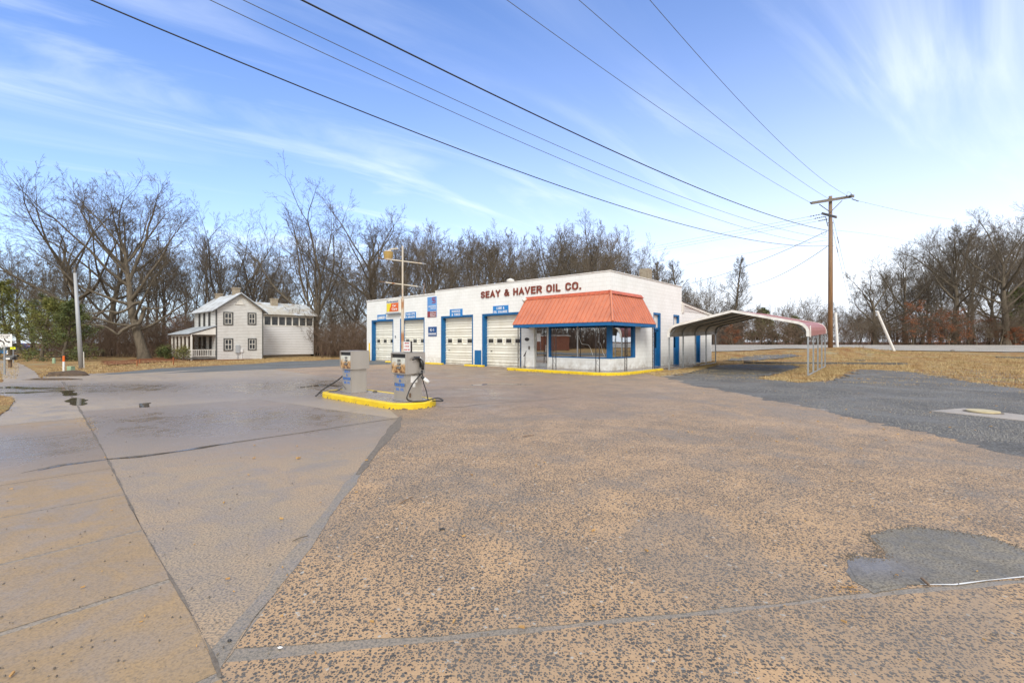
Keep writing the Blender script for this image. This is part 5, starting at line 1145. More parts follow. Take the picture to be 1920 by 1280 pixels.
for i in range(420):
    px_ = rng.uniform(-20, 1930); py_ = 790+490*rng.random()**.7; p = gp(px_, py_); s_ = rng.uniform(.002, .0055)*(1+p.y*.12); o = len(v); z = .010
    ang = [rng.uniform(.6, 1.3)*s_ for _ in range(5)]
    v += [(p.x+r_*math.cos(k_*1.257), p.y+r_*math.sin(k_*1.257), z-.003) for k_, r_ in enumerate(ang)]+[(p.x+r_*.5*math.cos(k_*1.257), p.y+r_*.5*math.sin(k_*1.257), z+s_*.6) for k_, r_ in enumerate(ang)]
    f += [tuple(o+5+k_ for k_ in range(5))]+[(o+k_, o+(k_+1) % 5, o+5+(k_+1) % 5, o+5+k_) for k_ in range(5)]
def pebbles(n, pos, smin, smax):
    for i in range(n):
        x, y = pos(); s_ = rng.uniform(smin, smax); o = len(v); z = hz(x, y)+.004
        ang = [rng.uniform(.6, 1.3)*s_ for _ in range(5)]; v.extend([(x+r_*math.cos(k_*1.257), y+r_*math.sin(k_*1.257), z-.003) for k_, r_ in enumerate(ang)]+[(x+r_*.5*math.cos(k_*1.257), y+r_*.5*math.sin(k_*1.257), z+s_*.6) for k_, r_ in enumerate(ang)])
        f.append(tuple(o+5+k_ for k_ in range(5))); f.extend([(o+k_, o+(k_+1) % 5, o+5+(k_+1) % 5, o+5+k_) for k_ in range(5)])
phw = [G(*q) for q in ph]
def rim():
    k_ = rng.randrange(len(phw)-7); a_, b_ = Vector(phw[k_]), Vector(phw[k_+1]); p = a_.lerp(b_, rng.random()); return p.x+rng.gauss(0, .03), p.y+rng.gauss(0, .03)
pebbles(650, rim, .002, .008)
tag(fastmesh('loose_pebbles', v, f, MT['crack'], smooth=False), 'loose dark pebbles scattered over the concrete', 'pebbles', kind='stuff')
MT['stone'] = simple('pale_stone', (.22, .215, .205), (.10, .10, .10), .8, 40)
v = []; f = []
def inlot():
    while True:
        y = 7+18*rng.random()**1.3; x = rng.uniform(7.1, min(1.15*y, 26))
        if noise.noise(Vector((x*.5, y*.5, 4)))+rng.uniform(-.4, .4) > -.1: return x, y
pebbles(9000, inlot, .008, .022)
tag(fastmesh('loose_gravel', v, f, MT['stone'], smooth=False), 'loose pale gravel lying on the dark lot in front of the carport', 'gravel', kind='stuff')
# ------------------------------------------------------------------ left edge: signs, boxes, posts
def frontrot(p): return math.atan2(-p.x, p.y)*0.0
s0 = gp(8.5, 703); sg = empty('lane_sign', s0, R(8)); tag(sg, 'white road sign with two curved arrows reading CENTER LANE ONLY on a thin post', 'road sign')
k_ = s0.y/F; zt = CH+(640-626.5)*k_-s0.z; zb_ = CH-(650-640)*k_-s0.z; hw_ = 12.2*k_
MB().box(-.03, .03, -.02, .02, 0, zt-.05).build('post', MT['galv'], sg)
MB().box(-hw_+.03, hw_+.03, -.035, -.025, zb_, zt).build('panel', MT['white'], sg, bevel=.004)
hh = zt-zb_; xo = .03
letter('CENTER', xo-hw_*.72, xo+hw_*.72, zb_+hh*.83, zb_+hh*.93, -.036, MT['black'], 'lettering', sg, .03, .003); letter('LANE', xo-hw_*.5, xo+hw_*.5, zb_+hh*.69, zb_+hh*.80, -.036, MT['black'], 'lettering', sg, .03, .003)
letter('ONLY', xo-hw_*.45, xo+hw_*.45, zb_+hh*.05, zb_+hh*.14, -.036, MT['black'], 'lettering', sg, .03, .003)
def flat(m, c2, w_, y=-.037):
    c2 = [Vector(q) for q in c2]; l = []; r = []
    for i, p in enumerate(c2):
        d_ = (c2[min(i+1, len(c2)-1)]-c2[max(i-1, 0)]).normalized(); nn = Vector((-d_.y, d_.x))*w_/2; l.append(p+nn); r.append(p-nn)
    e_ = c2[-1]; d_ = (c2[-1]-c2[-2]).normalized(); nn = Vector((-d_.y, d_.x))
    for i in range(len(c2)-1): m.add([(q.x, y, q.y) for q in (l[i], l[i+1], r[i+1], r[i])], [(0, 1, 2, 3)])
    m.add([(q.x, y-.0005, q.y) for q in (e_+nn*w_*1.1, e_+d_*w_*1.7, e_-nn*w_*1.1)], [(0, 1, 2)])
m = MB(); cz_ = zb_+hh*.42
flat(m, [(xo-.02, cz_-.15), (xo-.02, cz_-.08), (xo-.06, cz_-.01), (xo-.15, cz_+.03)], .055); flat(m, [(xo+.0, cz_+.14), (xo+.02, cz_+.06), (xo+.08, cz_+.0), (xo+.16, cz_-.02)], .055)
m.build('arrows', MT['black'], sg)
for (px_, pyb, pyt, bw_, lb, bc_) in ((19, 690, 667, 13, 'grey mailbox with white plate, the nearer of two beside the footpath', .20), (28, 676, 665, 8, 'dark mailbox, the farther of two beside the footpath', .20)):
    p = gp(px_, pyb); k_ = p.y/F; e_ = empty('mailbox', p, R(20)); tag(e_, lb, 'mailbox', 'mailboxes beside the footpath'); h_ = (pyb-pyt)*k_
    MB().box(-.06, .06, -.06, .06, 0, h_-.22).build('post', MT['wood'], e_)
    w2 = bw_*k_/2; m = MB().box(-w2, w2, -.25, .25, h_-.22, h_-.10); m.tube([(-w2, 0, h_-.10), (w2, 0, h_-.10)], .12, 12); m.build('box', MT['grey_trim'], e_)
    MB().box(-w2*.7, w2*.6, -.262, -.252, h_-.20, h_-.11).build('plate', MT['white'], e_)
p = gp(25, 680); k_ = p.y/F; e_ = empty('warning_sign', p, 0); tag(e_, 'small bright yellow sign on a thin post beyond the mailboxes', 'road sign'); h_ = (680-650.5)*k_
MB().box(-.03, .03, -.02, .02, 0, h_-.02).build('post', MT['galv'], e_); MT['fluor'] = simple('fluorescent_yellow', (.75, .80, .01), (.65, .7, .01), .5, 3)
MB().box(-.19, .19, -.035, -.022, h_-.16, h_).build('panel', MT['fluor'], e_); m = MB(); flat(m, [(-.08, h_-.08), (.03, h_-.08)], .035, -.037); m.build('arrow', MT['black'], e_)
p = gp(119.5, 695); e_ = empty('marker_post', p, 0); tag(e_, 'slim white marker post with an orange top beside the dirt heap', 'marker post'); h_ = 28*p.y/F
MB().tube([(0, 0, -.05), (0, 0, h_*.62)], .048, 10).build('lower_tube', MT['white'], e_); MT['hi_orange'] = simple('marker_orange', (.80, .16, .015), (.7, .13, .015), .5, 3); MB().tube([(0, 0, h_*.62), (0, 0, h_-.02), (0, 0, h_)], [.05, .05, .03], 10).build('cap', MT['hi_orange'], e_)
p = gp(133, 695); MT['mint'] = simple('mint_green', (.30, .42, .27), (.26, .36, .24), .5, 3); k_ = p.y/F; m = MB().box(-4*k_, 4*k_, -.12, .12, -.02, 7.0*k_); m.extr([(-.13, 7.0*k_), (.13, 7.0*k_), (.10, 8.6*k_), (-.10, 8.6*k_)], 'x', -4.3*k_, 4.3*k_)
tag(m.build('utility_box', MT['mint'], None, loc=p, bevel=.01), 'small mint green utility box between the marker post and the grey pole', 'utility box')
p = gp(101, 681); k_ = p.y/F; tag(MB().tube([(0, 0, 0), (0, 0, 9*k_), (0, 0, 10*k_)], [.09, .09, .04], 8).build('pedestal', MT['mint'], None, loc=p), 'pale green cable pedestal at the foot of the evergreens', 'pedestal')
p = gp(152.5, 690); t_ = at(140.5, 512, p.y)-p; gpo = empty('grey_pole', p, 0); tag(gpo, 'leaning pale grey utility pole at the edge of the leaf strip', 'pole')
MB().tube([(0, 0, -.1), t_*.5, t_], [.115, .10, .075], 12).build('pole', MT['greypole'], gpo, smooth=True)
MB().tube([(.16, 0, 0), (.15, -.02, .95)], .02, 6).build('conduit', MT['white_paint'], gpo); MB().tube([t_+Vector((0, 0, 0)), t_+Vector((-.03, 0, .35))], [.06, .03], 8).build('pole_top', MT['greywood'], gpo)
for (px_, py_, h, lb) in ((257, 686, .35, 'small orange survey stake left of the big oak'), (325, 684, .5, 'small reddish stake in front of the porch'), (262, 682, .3, 'small orange survey flag at the foot of the oak')):
    p = gp(px_, py_); tag(MB().box(-.025, .025, -.02, .02, 0, h).box(-.03, .03, -.025, .025, h*.8, h*1.02).build('stake', MT['beech'], None, loc=p), lb, 'stake')
# far away on the left: bin, blue container, vehicles, pale building
p = gp(58, 667); k_ = p.y/F; m = MB().extr([(-.35, .08), (.35, .08), (.42, 5.0*k_), (-.42, 5.0*k_)], 'x', -4*k_, 4*k_).box(-4.3*k_, 4.3*k_, -.46, .46, 5.0*k_+.005, 5.8*k_); tag(m.build('wheelie_bin', MT['black'], None, loc=p), 'black bin standing beside the footpath in the distance', 'bin')
p = gp(8.5, 664); k_ = p.y/F; e_ = empty('blue_sign_board', p, 0); tag(e_, 'low blue board with a white end, across the road in the distance', 'board'); MB().box(-7*k_, 5.5*k_, -.1, .1, 2*k_, 9*k_).build('board', MT['sign_blue'], e_); MB().box(5.6*k_, 8*k_, -.12, .12, 0*k_, 8.4*k_).build('end_post', MT['white'], e_)
def carfar(px, py, D_, colr, label, L_=4.6, tall=1.45):
    p = at(px, py, D_); e_ = empty('parked_car', (p.x, p.y, hz(p.x, p.y)), R(-8)); tag(e_, label, 'car', 'cars parked far off on the left')
    h = tall; body = [(-L_/2, .30), (-L_/2, .75), (-L_/2+.15, .85), (-L_*.28, .92), (L_*.25, .92), (L_/2-.1, .80), (L_/2, .62), (L_/2, .30)]
    MB().extr(body, 'y', -.85, .85).build('body', colr, e_, bevel=.03)
    cab = [(-L_*.40, .925), (-L_*.30, h-.04), (-L_*.22, h), (L_*.05, h), (L_*.24, .925)]; c_ = MB().extr(cab, 'y', -.72, .72).build('cabin', colr, e_, bevel=.02)
    MB().extr([(-L_*.36, .95), (-L_*.28, h-.10), (L_*.04, h-.10), (L_*.19, .95)], 'y', -.735, .735).build('side_window', MT['panel_dark'], c_)
    for x in (-L_*.31, L_*.31):
        for s_ in (-1, 1): w_ = MB().tube([(x, s_*.88-.1, .32), (x, s_*.88+.1, .32)], .32, 16).build('wheel', MT['rubber'], e_); MB().tube([(x, s_*.88-.11, .32), (x, s_*.88+.11, .32)], .18, 12).build('hubcap', MT['alu'], w_)
MT['carwhite'] = simple('white_car_paint', (.72, .74, .76), (.66, .68, .7), .25, 2); MT['carblue'] = simple('blue_car_paint', (.03, .06, .16), (.025, .05, .14), .25, 2)
carfar(28, 650, 98, MT['carwhite'], 'white van parked in the distance behind the yellow sign', 5.0, 1.9); carfar(36.5, 650, 92, MT['carblue'], 'dark blue car parked in the distance right of the white van', 4.2)
sheet('far_car_park', [(-150, 86), (-85, 86), (-82, 104), (-160, 106)], MT['street'], .04, 5)
# ------------------------------------------------------------------ the white house
HO = gp(405, 676); HO = at(405, 640, 43.9); HO.z = -.22
hs_ = empty('house', HO, ANG); tag(hs_, 'white two-storey clapboard house with tin roof, porch and long right wing', 'house')
# local: x = -u (towards the camera's right-near), y = v. The gable wall lies in x = 0, y 0..HWd; the porch front in y = 0, x -7.5..0
HW, HL, EZ, RZ = 4.25, 7.5, 4.95, 6.55
def hg(px, py=640, xo=0.0):
    d = Vector(((px-960)/F, 1, -(py-640)/F)); o = HM.inverted() @ Vector((0, 0, CH)); q = HM.inverted().to_3x3() @ d; t = (xo-o.x)/q.x; p = o+q*t; return p.y, p.z
def hf(px, py=640, yo=0.0):
    d = Vector(((px-960)/F, 1, -(py-640)/F)); o = HM.inverted() @ Vector((0, 0, CH)); q = HM.inverted().to_3x3() @ d; t = (yo-o.y)/q.y; p = o+q*t; return p.x, p.z
HM = Matrix.Translation(HO) @ Matrix.Rotation(ANG, 4, 'Z')
HW = hg(493.3)[0]
m = MB(); prof_ = [(0, -.3), (HW, -.3), (HW, EZ), (HW/2, RZ), (0, EZ)]
m.extr(prof_, 'x', -HL, 0); m.build('wall', MT['siding'], hs_)
# roof as two slabs with overhang
def roofslab(name, x0, x1, ya, za, yb, zb, th, mat, parent=hs_): return MB().add([(x0, ya, za), (x1, ya, za), (x1, yb, zb), (x0, yb, zb), (x0, ya, za+th), (x1, ya, za+th), (x1, yb, zb+th), (x0, yb, zb+th)], BOXF).build(name, mat, parent)
sl = (RZ-EZ)/(HW/2); ov = .38
def tinroof(x0, x1, ya, za, yb, zb, mat, parent, label='roof'):
    r_ = roofslab(label, x0, x1, ya, za+.02, yb, zb+.02, .05, mat, parent); m = MB(); n_ = int((x1-x0)/.45)
    for i in range(n_+1):
        x = x0+.02+(x1-x0-.04)*i/n_; m.add([(x-.015, ya, za+.07), (x+.015, ya, za+.07), (x+.015, yb, zb+.07), (x-.015, yb, zb+.07), (x-.012, ya, za+.105), (x+.012, ya, za+.105), (x+.012, yb, zb+.105), (x-.012, yb, zb+.105)], BOXF)
    m.build('seams', mat, r_); return r_
tinroof(-HL-.3, .32, -ov, EZ-sl*ov, HW/2, RZ, MT['tin'], hs_); tinroof(-HL-.3, .32, HW+ov, EZ-sl*ov, HW/2+.0, RZ, MT['tin'], hs_)
m = MB(); m.add([(.29, -ov, EZ-sl*ov-.12), (.33, -ov, EZ-sl*ov-.12), (.33, HW/2, RZ-.12), (.29, HW/2, RZ-.12), (.29, -ov, EZ-sl*ov+.015), (.33, -ov, EZ-sl*ov+.015), (.33, HW/2, RZ+.015), (.29, HW/2, RZ+.015)], BOXF)
m.add([(.29, HW+ov, EZ-sl*ov-.12), (.33, HW+ov, EZ-sl*ov-.12), (.33, HW/2, RZ-.12), (.29, HW/2, RZ-.12), (.29, HW+ov, EZ-sl*ov+.015), (.33, HW+ov, EZ-sl*ov+.015), (.33, HW/2, RZ+.015), (.29, HW/2, RZ+.015)], BOXF); m.build('barge_board', MT['grey_trim'], hs_)
MB().box(-.10, .015, -.015, .10, -.3, EZ).build('corner_board', MT['grey_trim'], hs_); MB().box(-.10, .015, HW-.10, HW+.015, -.3, EZ).build('corner_board', MT['grey_trim'], hs_)
def hwin(y0, y1, z0, z1, x=0.0):
    t = .12; m = MB(); m.box(x, x+.05, y0-t, y0, z0-t, z1+t); m.box(x, x+.05, y1, y1+t, z0-t, z1+t); m.box(x, x+.05, y0, y1, z1, z1+t); m.box(x, x+.06, y0, y1, z0-t, z0); w_ = m.build('window', MT['grey_trim'], hs_)
    m = MB(); q = .045; ym, zm = (y0+y1)/2, (z0+z1)/2
    for b_ in ((y0, y0+q, z0, z1), (y1-q, y1, z0, z1), (y0+q, y1-q, z0, z0+q), (y0+q, y1-q, z1-q, z1), (y0+q, y1-q, zm-.03, zm+.03), (ym-.02, ym+.02, z0+q, zm-.03), (ym-.02, ym+.02, zm+.03, z1-q)): m.box(x+.012, x+.035, b_[0], b_[1], b_[2], b_[3])
    m.build('frame', MT['white_paint'], w_); MB().box(x+.002, x+.010, y0, y1, z0, z1).build('pane', MT['glass_dark'], w_)
MT['glass_dark'] = simple('dark_window_pane', (.03, .033, .036), (.08, .085, .09), .08, 2.5)
for px0, px1, py0, py1 in ((421, 434.5, 586.5, 607), (466.5, 478, 588, 606.5), (421.5, 434.5, 636, 655.5), (467, 478.5, 636, 654.5)):
    ya, z1_ = hg(px0, py0); yb, _ = hg(px1, py0); _, z0_ = hg(px0, py1); hwin(ya, yb, z0_, z1_)
ya, z1_ = hg(450, 563); m = MB(); n_ = 12; m.extr([(ya+.30*math.cos(math.pi*k/n_), z1_-.36+.42*math.sin(math.pi*k/n_)) for k in range(n_+1)], 'x', 0, .05); m.box(0, .07, ya-.42, ya+.42, z1_-.44, z1_-.36); m.build('attic_vent', MT['white_paint'], hs_)
ya, z1_ = hg(445.5, 648.5); yb, z0_ = hg(448.5, 661.5); e0, e1 = hg(441.5)[0], hg(449)[0]; m = MB().box(0, .16, e0, e1, z0_, z1_+.1); m.box(.04, .08, (e0+e1)/2-.02, (e0+e1)/2+.02, -.25, z0_); m.build('meter_cabinet', MT['greypole'], hs_)
e0, e1 = hg(450)[0], hg(454.5)[0]; z1_ = hg(452, 654)[1]; m = MB().box(0, .12, e0, e1, z1_-.32, z1_); m.box(.02, .06, e1-.1, e1-.05, -.25, z1_-.32); m.build('meter_box', MT['white'], hs_)
# tall windows on the long side
for px_ in (374.5, 383.5, 393): x_, _z = hf(px_); MB().box(x_-.32, x_+.32, -.04, 0, 2.75, 4.65).build('shutter_frame', MT['grey_trim'], hs_); MB().box(x_-.18, x_+.18, -.05, -.041, 2.85, 4.55).build('window_pane', MT['glass_dark'], hs_)
for px_, w_ in ((375, .4), (384, .45), (395, .4)): x_, _z = hf(px_); MB().box(x_-w_, x_+w_, -.04, 0, .35, 2.25).build('porch_opening', MT['grey_trim'], hs_); MB().box(x_-w_*.6, x_+w_*.6, -.05, -.041, .45, 2.1).build('window_pane', MT['glass_dark'], hs_)
# porch
PD = 2.05; pr = tinroof(-HL-.25, .10, -PD-.25, 2.42, -.002, 3.22, MT['porch_tin'], hs_, 'porch_roof')
MB().add([(.0, -PD, 2.42), (.0, 0-.02, 2.42), (.0, -.02, 3.14), (-.05, -PD, 2.42), (-.05, -.02, 2.42), (-.05, -.02, 3.14)], [(0, 1, 2), (3, 5, 4), (0, 3, 4, 1), (1, 4, 5, 2), (2, 5, 3, 0)]).build('porch_gable', MT['white_paint'], hs_)
MB().box(-HL, .02, -PD, -PD+.1, 2.26, 2.42).build('porch_beam', MT['white_paint'], hs_); MB().box(-HL, .0, -PD-.1, -.002, .12, .26).build('porch_floor', MT['greywood'], hs_)
for k in range(6): x_ = -.08-(HL-.2)*k/5; MB().box(x_-.07, x_+.07, -PD, -PD+.14, -.25, 2.26).build('porch_post', MT['white_paint'], hs_)
m = MB(); m.box(-HL, -.05, -PD+.03, -PD+.09, .95, 1.01); m.box(-HL, -.05, -PD+.03, -PD+.09, .36, .41); n_ = 46
for k in range(n_): x_ = -.15-(HL-.3)*k/(n_-1); m.box(x_-.02, x_+.02, -PD+.045, -PD+.075, .41, .95)
m.box(-.08, -.02, -PD+.1, -.01, .95, 1.01); m.box(-.08, -.02, -PD+.1, -.01, .36, .41)
for k in range(13): y_ = -PD+.2+k*.145; m.box(-.065, -.035, y_-.02, y_+.02, .41, .95)
m.build('railing', MT['white_paint'], hs_)
# wing
WX = -3.16; wy0, wy1 = 1.2, hg(588, 640, WX)[0]
wy0 = hg(493, 640, WX)[0]-.8
we = hg(590, 591, WX)[1]; wr = we+1.35; wd = 3.2
m = MB(); m.box(WX-wd*2, WX, wy0, wy1, .28, we-1.32); m.build('wing_wall', MT['siding_white'], hs_)
MB().box(WX-wd*2, WX-.02, wy0, wy1-.02, we-1.32, we-.02).build('wing_upper_wall', MT['dark'], hs_)
MB().box(WX-wd*2+.3, WX-.25, wy0, wy1-.25, -.3, .28).build('foundation', MT['brickch'], hs_)
m = MB(); m.box(WX-.05, WX+.02, wy0, wy1, we-.36, we-.02); m.box(WX-.05, WX+.03, wy0, wy1, we-1.38, we-1.28)
n_ = 8; ys = [hg(px_, 640, WX)[0] for px_ in (494.5, 508.5, 522, 535.5, 548, 561, 573.5, 586.5)]
for y_ in ys: m.box(WX-.05, WX+.025, y_-.07, y_+.07, we-1.28, we-.36)
m.build('window_band', MT['white_paint'], hs_)
for a_, b_ in zip(ys, ys[1:]): MB().box(WX-.015, WX-.008, a_+.07, b_-.07, we-1.28, we-.36).build('window_pane', MT['glass_dark'], hs_)
def wingroof(xa, za, xb, zb):
    r_ = MB().add([(xa, wy0-.4, za), (xb, wy0-.4, zb), (xb, wy1+.35, zb), (xa, wy1+.35, za), (xa, wy0-.4, za+.05), (xb, wy0-.4, zb+.05), (xb, wy1+.35, zb+.05), (xa, wy1+.35, za+.05)], BOXF).build('wing_roof', MT['rusty_tin'], hs_)
    m = MB(); n_ = int((wy1-wy0)/.5)
    for i in range(n_+1): y_ = wy0-.38+(wy1-wy0+.7)*i/n_; m.add([(xa, y_-.015, za+.05), (xb, y_-.015, zb+.05), (xb, y_+.015, zb+.05), (xa, y_+.015, za+.05), (xa, y_-.012, za+.085), (xb, y_-.012, zb+.085), (xb, y_+.012, zb+.085), (xa, y_+.012, za+.085)], BOXF)
    m.build('seams', MT['rusty_tin'], r_)
def rusty():
    t = NT('rusty_tin_roof'); n = t.noise(.9, 5, .6); n2 = t.noise(3, 5, .8, t.map((1, .5, 1))); c = t.mix(t.ramp(n, .35, .6), (.60, .65, .70), (.50, .48, .42)); c = t.mix(t.ramp(n2, .55, .66, 0, .85), c, (.30, .24, .18)); return t.fin(c, .5, .2)
MT['rusty_tin'] = rusty()
wingroof(WX+.45, we-.14, WX-wd*.9, wr); wingroof(WX-wd*1.8-.4, we-.14, WX-wd*.9-.002, wr)
MB().extr([(WX-wd*2+.2, we-.02), (WX-.02, we-.02), (WX-wd*.9, wr-.05)], 'y', wy1-.03, wy1).build('wing_gable', MT['siding_white'], hs_)
def chim(p_local, w_, zt_, par): c_ = MB(); c_.box(p_local[0]-w_, p_local[0]+w_, p_local[1]-w_, p_local[1]+w_, 4.8, zt_); c_.box(p_local[0]-w_-.05, p_local[0]+w_+.05, p_local[1]-w_-.05, p_local[1]+w_+.05, zt_, zt_+.12); c_.build('chimney', MT['brickch'], par)
chim((-1.6, HW/2+.1), .30, 7.15, hs_); chim((-HL+.6, HW/2), .30, 6.9, hs_); chim((WX-2.3, (ys[3]+ys[2])/2), .32, we+1.75, hs_)
# a second pale roof behind, and an abandoned house beyond the carport
def shed(name, px0, px1, pyb, pyt, D_, rz, mat, roofm, label, depth=5, rise=1.0, win=2):
    a_, b_ = at(px0, pyb, D_), at(px1, pyb, D_); w_ = (b_-a_).length; c_ = (a_+b_)/2; z0_ = hz(c_.x, c_.y); h_ = CH+(640-pyt)/F*D_-z0_; e_ = empty(name, (c_.x, c_.y, z0_), rz); tag(e_, label, 'house')
    MB().extr([(-w_/2, -.3), (w_/2, -.3), (w_/2, h_), (-w_/2, h_)], 'y', 0, depth).build('wall', mat, e_)
    rr = MB().extr([(-.4, h_-.08), (depth/2, h_+rise), (depth+.4, h_-.08), (depth+.4, h_+.02), (depth/2, h_+rise+.1), (-.4, h_+.02)], 'x', -w_/2-.3, w_/2+.3).build('roof', roofm, e_)
    for k in range(win): x_ = -w_/2+w_*(k+.5)/win; f_ = MB().box(x_-.5, x_+.5, -.06, -.01, h_*.35, h_*.75).build('window', MT['grey_trim'], e_); MB().box(x_-.4, x_+.4, -.08, -.061, h_*.38, h_*.72).build('pane', MT['glass_dark'], f_)
    return e_
shed('house', 318, 368, 660, 618, 66, R(8), MT['siding_clean'], MT['tin'], 'pale house with light roof half hidden behind the porch and thicket', 6, 1.2)
shed('house', 1338, 1392, 640, 612, 74, R(-6), MT['greywood'], MT['grey_trim'], 'derelict grey house among the shrubs seen through the carport', 6, 1.6)
# unseen directly: what the shop windows mirror, across the main road
bb = empty('brick_building', (-52, 17.5, 0), R(90)); tag(bb, 'low red brick building across the road, mirrored in the shop window', 'building')
MT['brick'] = simple('red_brick', (.33, .13, .075), (.24, .095, .06), .8, 3)
MB().box(-6.5, 6.5, 0, 10, 0, 2.5).build('wall', MT['brick'], bb); MB().box(-6.7, 6.7, -.2, 10.2, 2.5, 2.62).build('roof', MT['coping'], bb)
# ------------------------------------------------------------------ trees
def grow(seed, H, r0, P):
    """returns the tubes of a bare tree as (points, radii, level)"""
    rng = random.Random(seed); out = []; U = rng.uniform; g = rng.gauss
    nseg = P.get('seg', (9, 7, 5, 4, 3, 2)); wob = P.get('wob', (.05, .10, .12, .12, .11, .1)); trop = P.get('trop', (.02, .05, .04, .03, .02, .02))
    nch = P['n']; ratio = P['ratio']; angs = P.get('ang', (55, 48, 45, 42, 40)); maxl = len(nch); rmin = P.get('rmin', .008)
    def rot_to(d, ang, az):
        a = Vector((0, 0, 1)) if abs(d.z) < .9 else Vector((1, 0, 0)); s = d.cross(a).normalized(); t = d.cross(s); return (d*math.cos(ang)+(s*math.cos(az)+t*math.sin(az))*math.sin(ang)).normalized()
    def br(p, d, L, r, lvl):
        n = nseg[lvl]; st_ = L/n; pts = [p.copy()]; ds = [d.copy()]
        for i in range(n):
            w_ = wob[lvl]; d = (d+Vector((g(0, w_), g(0, w_), g(0, w_)*.7+trop[lvl]))).normalized(); p = p+d*st_; pts.append(p.copy()); ds.append(d.copy())
        tip = .28 if lvl == 0 else .35; rs = [max(rmin*.8, r*(1-(1-tip)*(i/n)**.85)) for i in range(n+1)]
        if lvl == 0: rs[0] *= 1.35
        out.append((pts, rs, lvl))
        if lvl >= maxl: return
        k = nch[lvl]; k = max(2, int(round(k*U(.8, 1.2)))) if lvl else k
        t0 = P['t0'] if lvl == 0 else (.28 if lvl == 1 else .18); az = U(0, 6.28)
        for j in range(k):
            t = t0+(1-t0)*(j+U(.2, .9))/k; t = min(.995, t); f_ = t*n; i = min(n-1, int(f_)); q = pts[i].lerp(pts[i+1], f_-i); dd = ds[i+1]; az += 2.4+U(-.5, .5)
            an = R(angs[lvl]*U(.75, 1.2)); 
            if lvl == 0:
                tt = (t-t0)/(1-t0); an *= (1.25-.75*tt); Lc = H*ratio[0]*((1-P.get('taper', .45)*tt) if not P.get('shape') else (.58+.95*tt*(1.2-tt)))*U(.8, 1.15)
            else: Lc = L*ratio[lvl]*(1.1-.55*t)*U(.7, 1.25)
            rc = min(rs[i]*.72, max(rmin, (r if lvl else r0)*P.get('rr', .42)*(Lc/(L if lvl else H*.5))**.6*U(.85, 1.1)))
            if P.get('lean') and lvl == 0 and j % 2 == 0: pass
            br(q, rot_to(dd, an, az), Lc, max(rmin, rc), lvl+1)
        # the leader forks on
        if lvl < maxl:
            for s_ in range(2 if lvl < 2 else 1): br(pts[-1], rot_to(ds[-1], R(U(14, 32)), U(0, 6.28)), L*U(.28, .42) if lvl else H*P.get('lead', .26)*U(.8, 1.1), rs[-1]*.8, lvl+1)
    d0 = Vector((P.get('dx', 0), P.get('dy', 0), 1)).normalized(); br(Vector((0, 0, -.2)), d0, H*P['trunk'], r0, 0)
    return out
def tubes(parts, lv, sides):
    v = []; f = []
    for pts, rs, l in parts:
        if l not in lv: continue
        n = sides[l]; base = len(v); a = None
        for i, p in enumerate(pts):
            d = (pts[min(i+1, len(pts)-1)]-pts[max(i-1, 0)]).normalized()
            if a is None: a = d.cross(Vector((0, 0, 1)) if abs(d.z) < .9 else Vector((1, 0, 0))).normalized()
            else: a = (a-d*a.dot(d)).normalized()
            b = d.cross(a); r = rs[i]
            for k in range(n): t = 6.28318*k/n; v.append(p+(a*math.cos(t)+b*math.sin(t))*r)
        for i in range(len(pts)-1):
            o = base+i*n
            for k in range(n): f.append((o+k, o+(k+1) % n, o+n+(k+1) % n, o+n+k))
    return v, f
def make_tree(name, seed, H, r0, P, mt, mc, label, group=None, loc=(0, 0, 0), rz=0, s=1):
    parts = grow(seed, H, r0, P)
    zmax = max(p.z for pts, _, _ in parts for p in pts)
    k = H/zmax
    for pts, rs, l in parts:
        for i in range(len(pts)): pts[i] = pts[i]*k
    e_ = empty(name, loc, rz); e_.scale = (s, s, s); tag(e_, label, 'tree', group)
    sd = (10, 6, 4, 3, 3, 3)
    v, f = tubes(parts, (0, 1), sd); fastmesh('trunk', v, f, mt, e_); v, f = tubes(parts, (2, 3, 4, 5), sd); fastmesh('crown', v, f, mc, e_); return e_
OAK = dict(shape=1, lead=.17, rr=.42, n=(11, 6, 5, 3, 3), ratio=(.50, .56, .58, .6, .6), trunk=.62, t0=.26, taper=.5, ang=(60, 40, 38, 36, 34), rmin=.0098, trop=(.02, .05, .04, .02, .01, .01))
OAK2 = dict(OAK, dx=-.16, t0=.22, taper=.35)
TALL = dict(n=(12, 5, 4, 3, 3), ratio=(.44, .54, .56, .6, .6), trunk=.58, t0=.24, taper=.40, ang=(40, 36, 34, 34, 32), lead=.20, rr=.42, rmin=.0098, trop=(.01, .10, .06, .04, .02, .02))
VASE = dict(rr=.38, n=(8, 7, 5, 3, 3), ratio=(.62, .45, .52, .58, .6), trunk=.36, t0=.45, taper=.15, ang=(38, 38, 36, 36, 34), lead=.42, rmin=.0098, trop=(0, .07, .04, .03, .02, .02))
CONE = dict(n=(38, 7, 5, 4), ratio=(.26, .5, .55, .55), trunk=.96, t0=.16, taper=.72, ang=(52, 40, 40, 40), lead=.05, rmin=.009, seg=(12, 4, 3, 2, 2), trop=(.02, .06, .04, .03, .02))
SCRUB = dict(n=(7, 6, 5, 4), ratio=(.55, .5, .5, .5), trunk=.42, t0=.12, taper=.2, ang=(44, 42, 42, 40), lead=.4, rmin=.0098, seg=(5, 5, 4, 3, 2), trop=(0, .06, .04, .03, .02))
ROUND = dict(OAK, n=(13, 6, 5, 3, 3), t0=.18, ratio=(.46, .52, .56, .6, .6), taper=.35, trunk=.66)
def tloc(px, D_): x = (px-960)/F*D_; return Vector((x, D_, hz(x, D_)-.1))
def th(py, D_, px=0): return CH+(640-py)/F*D_-hz((px-960)/F*D_, D_)
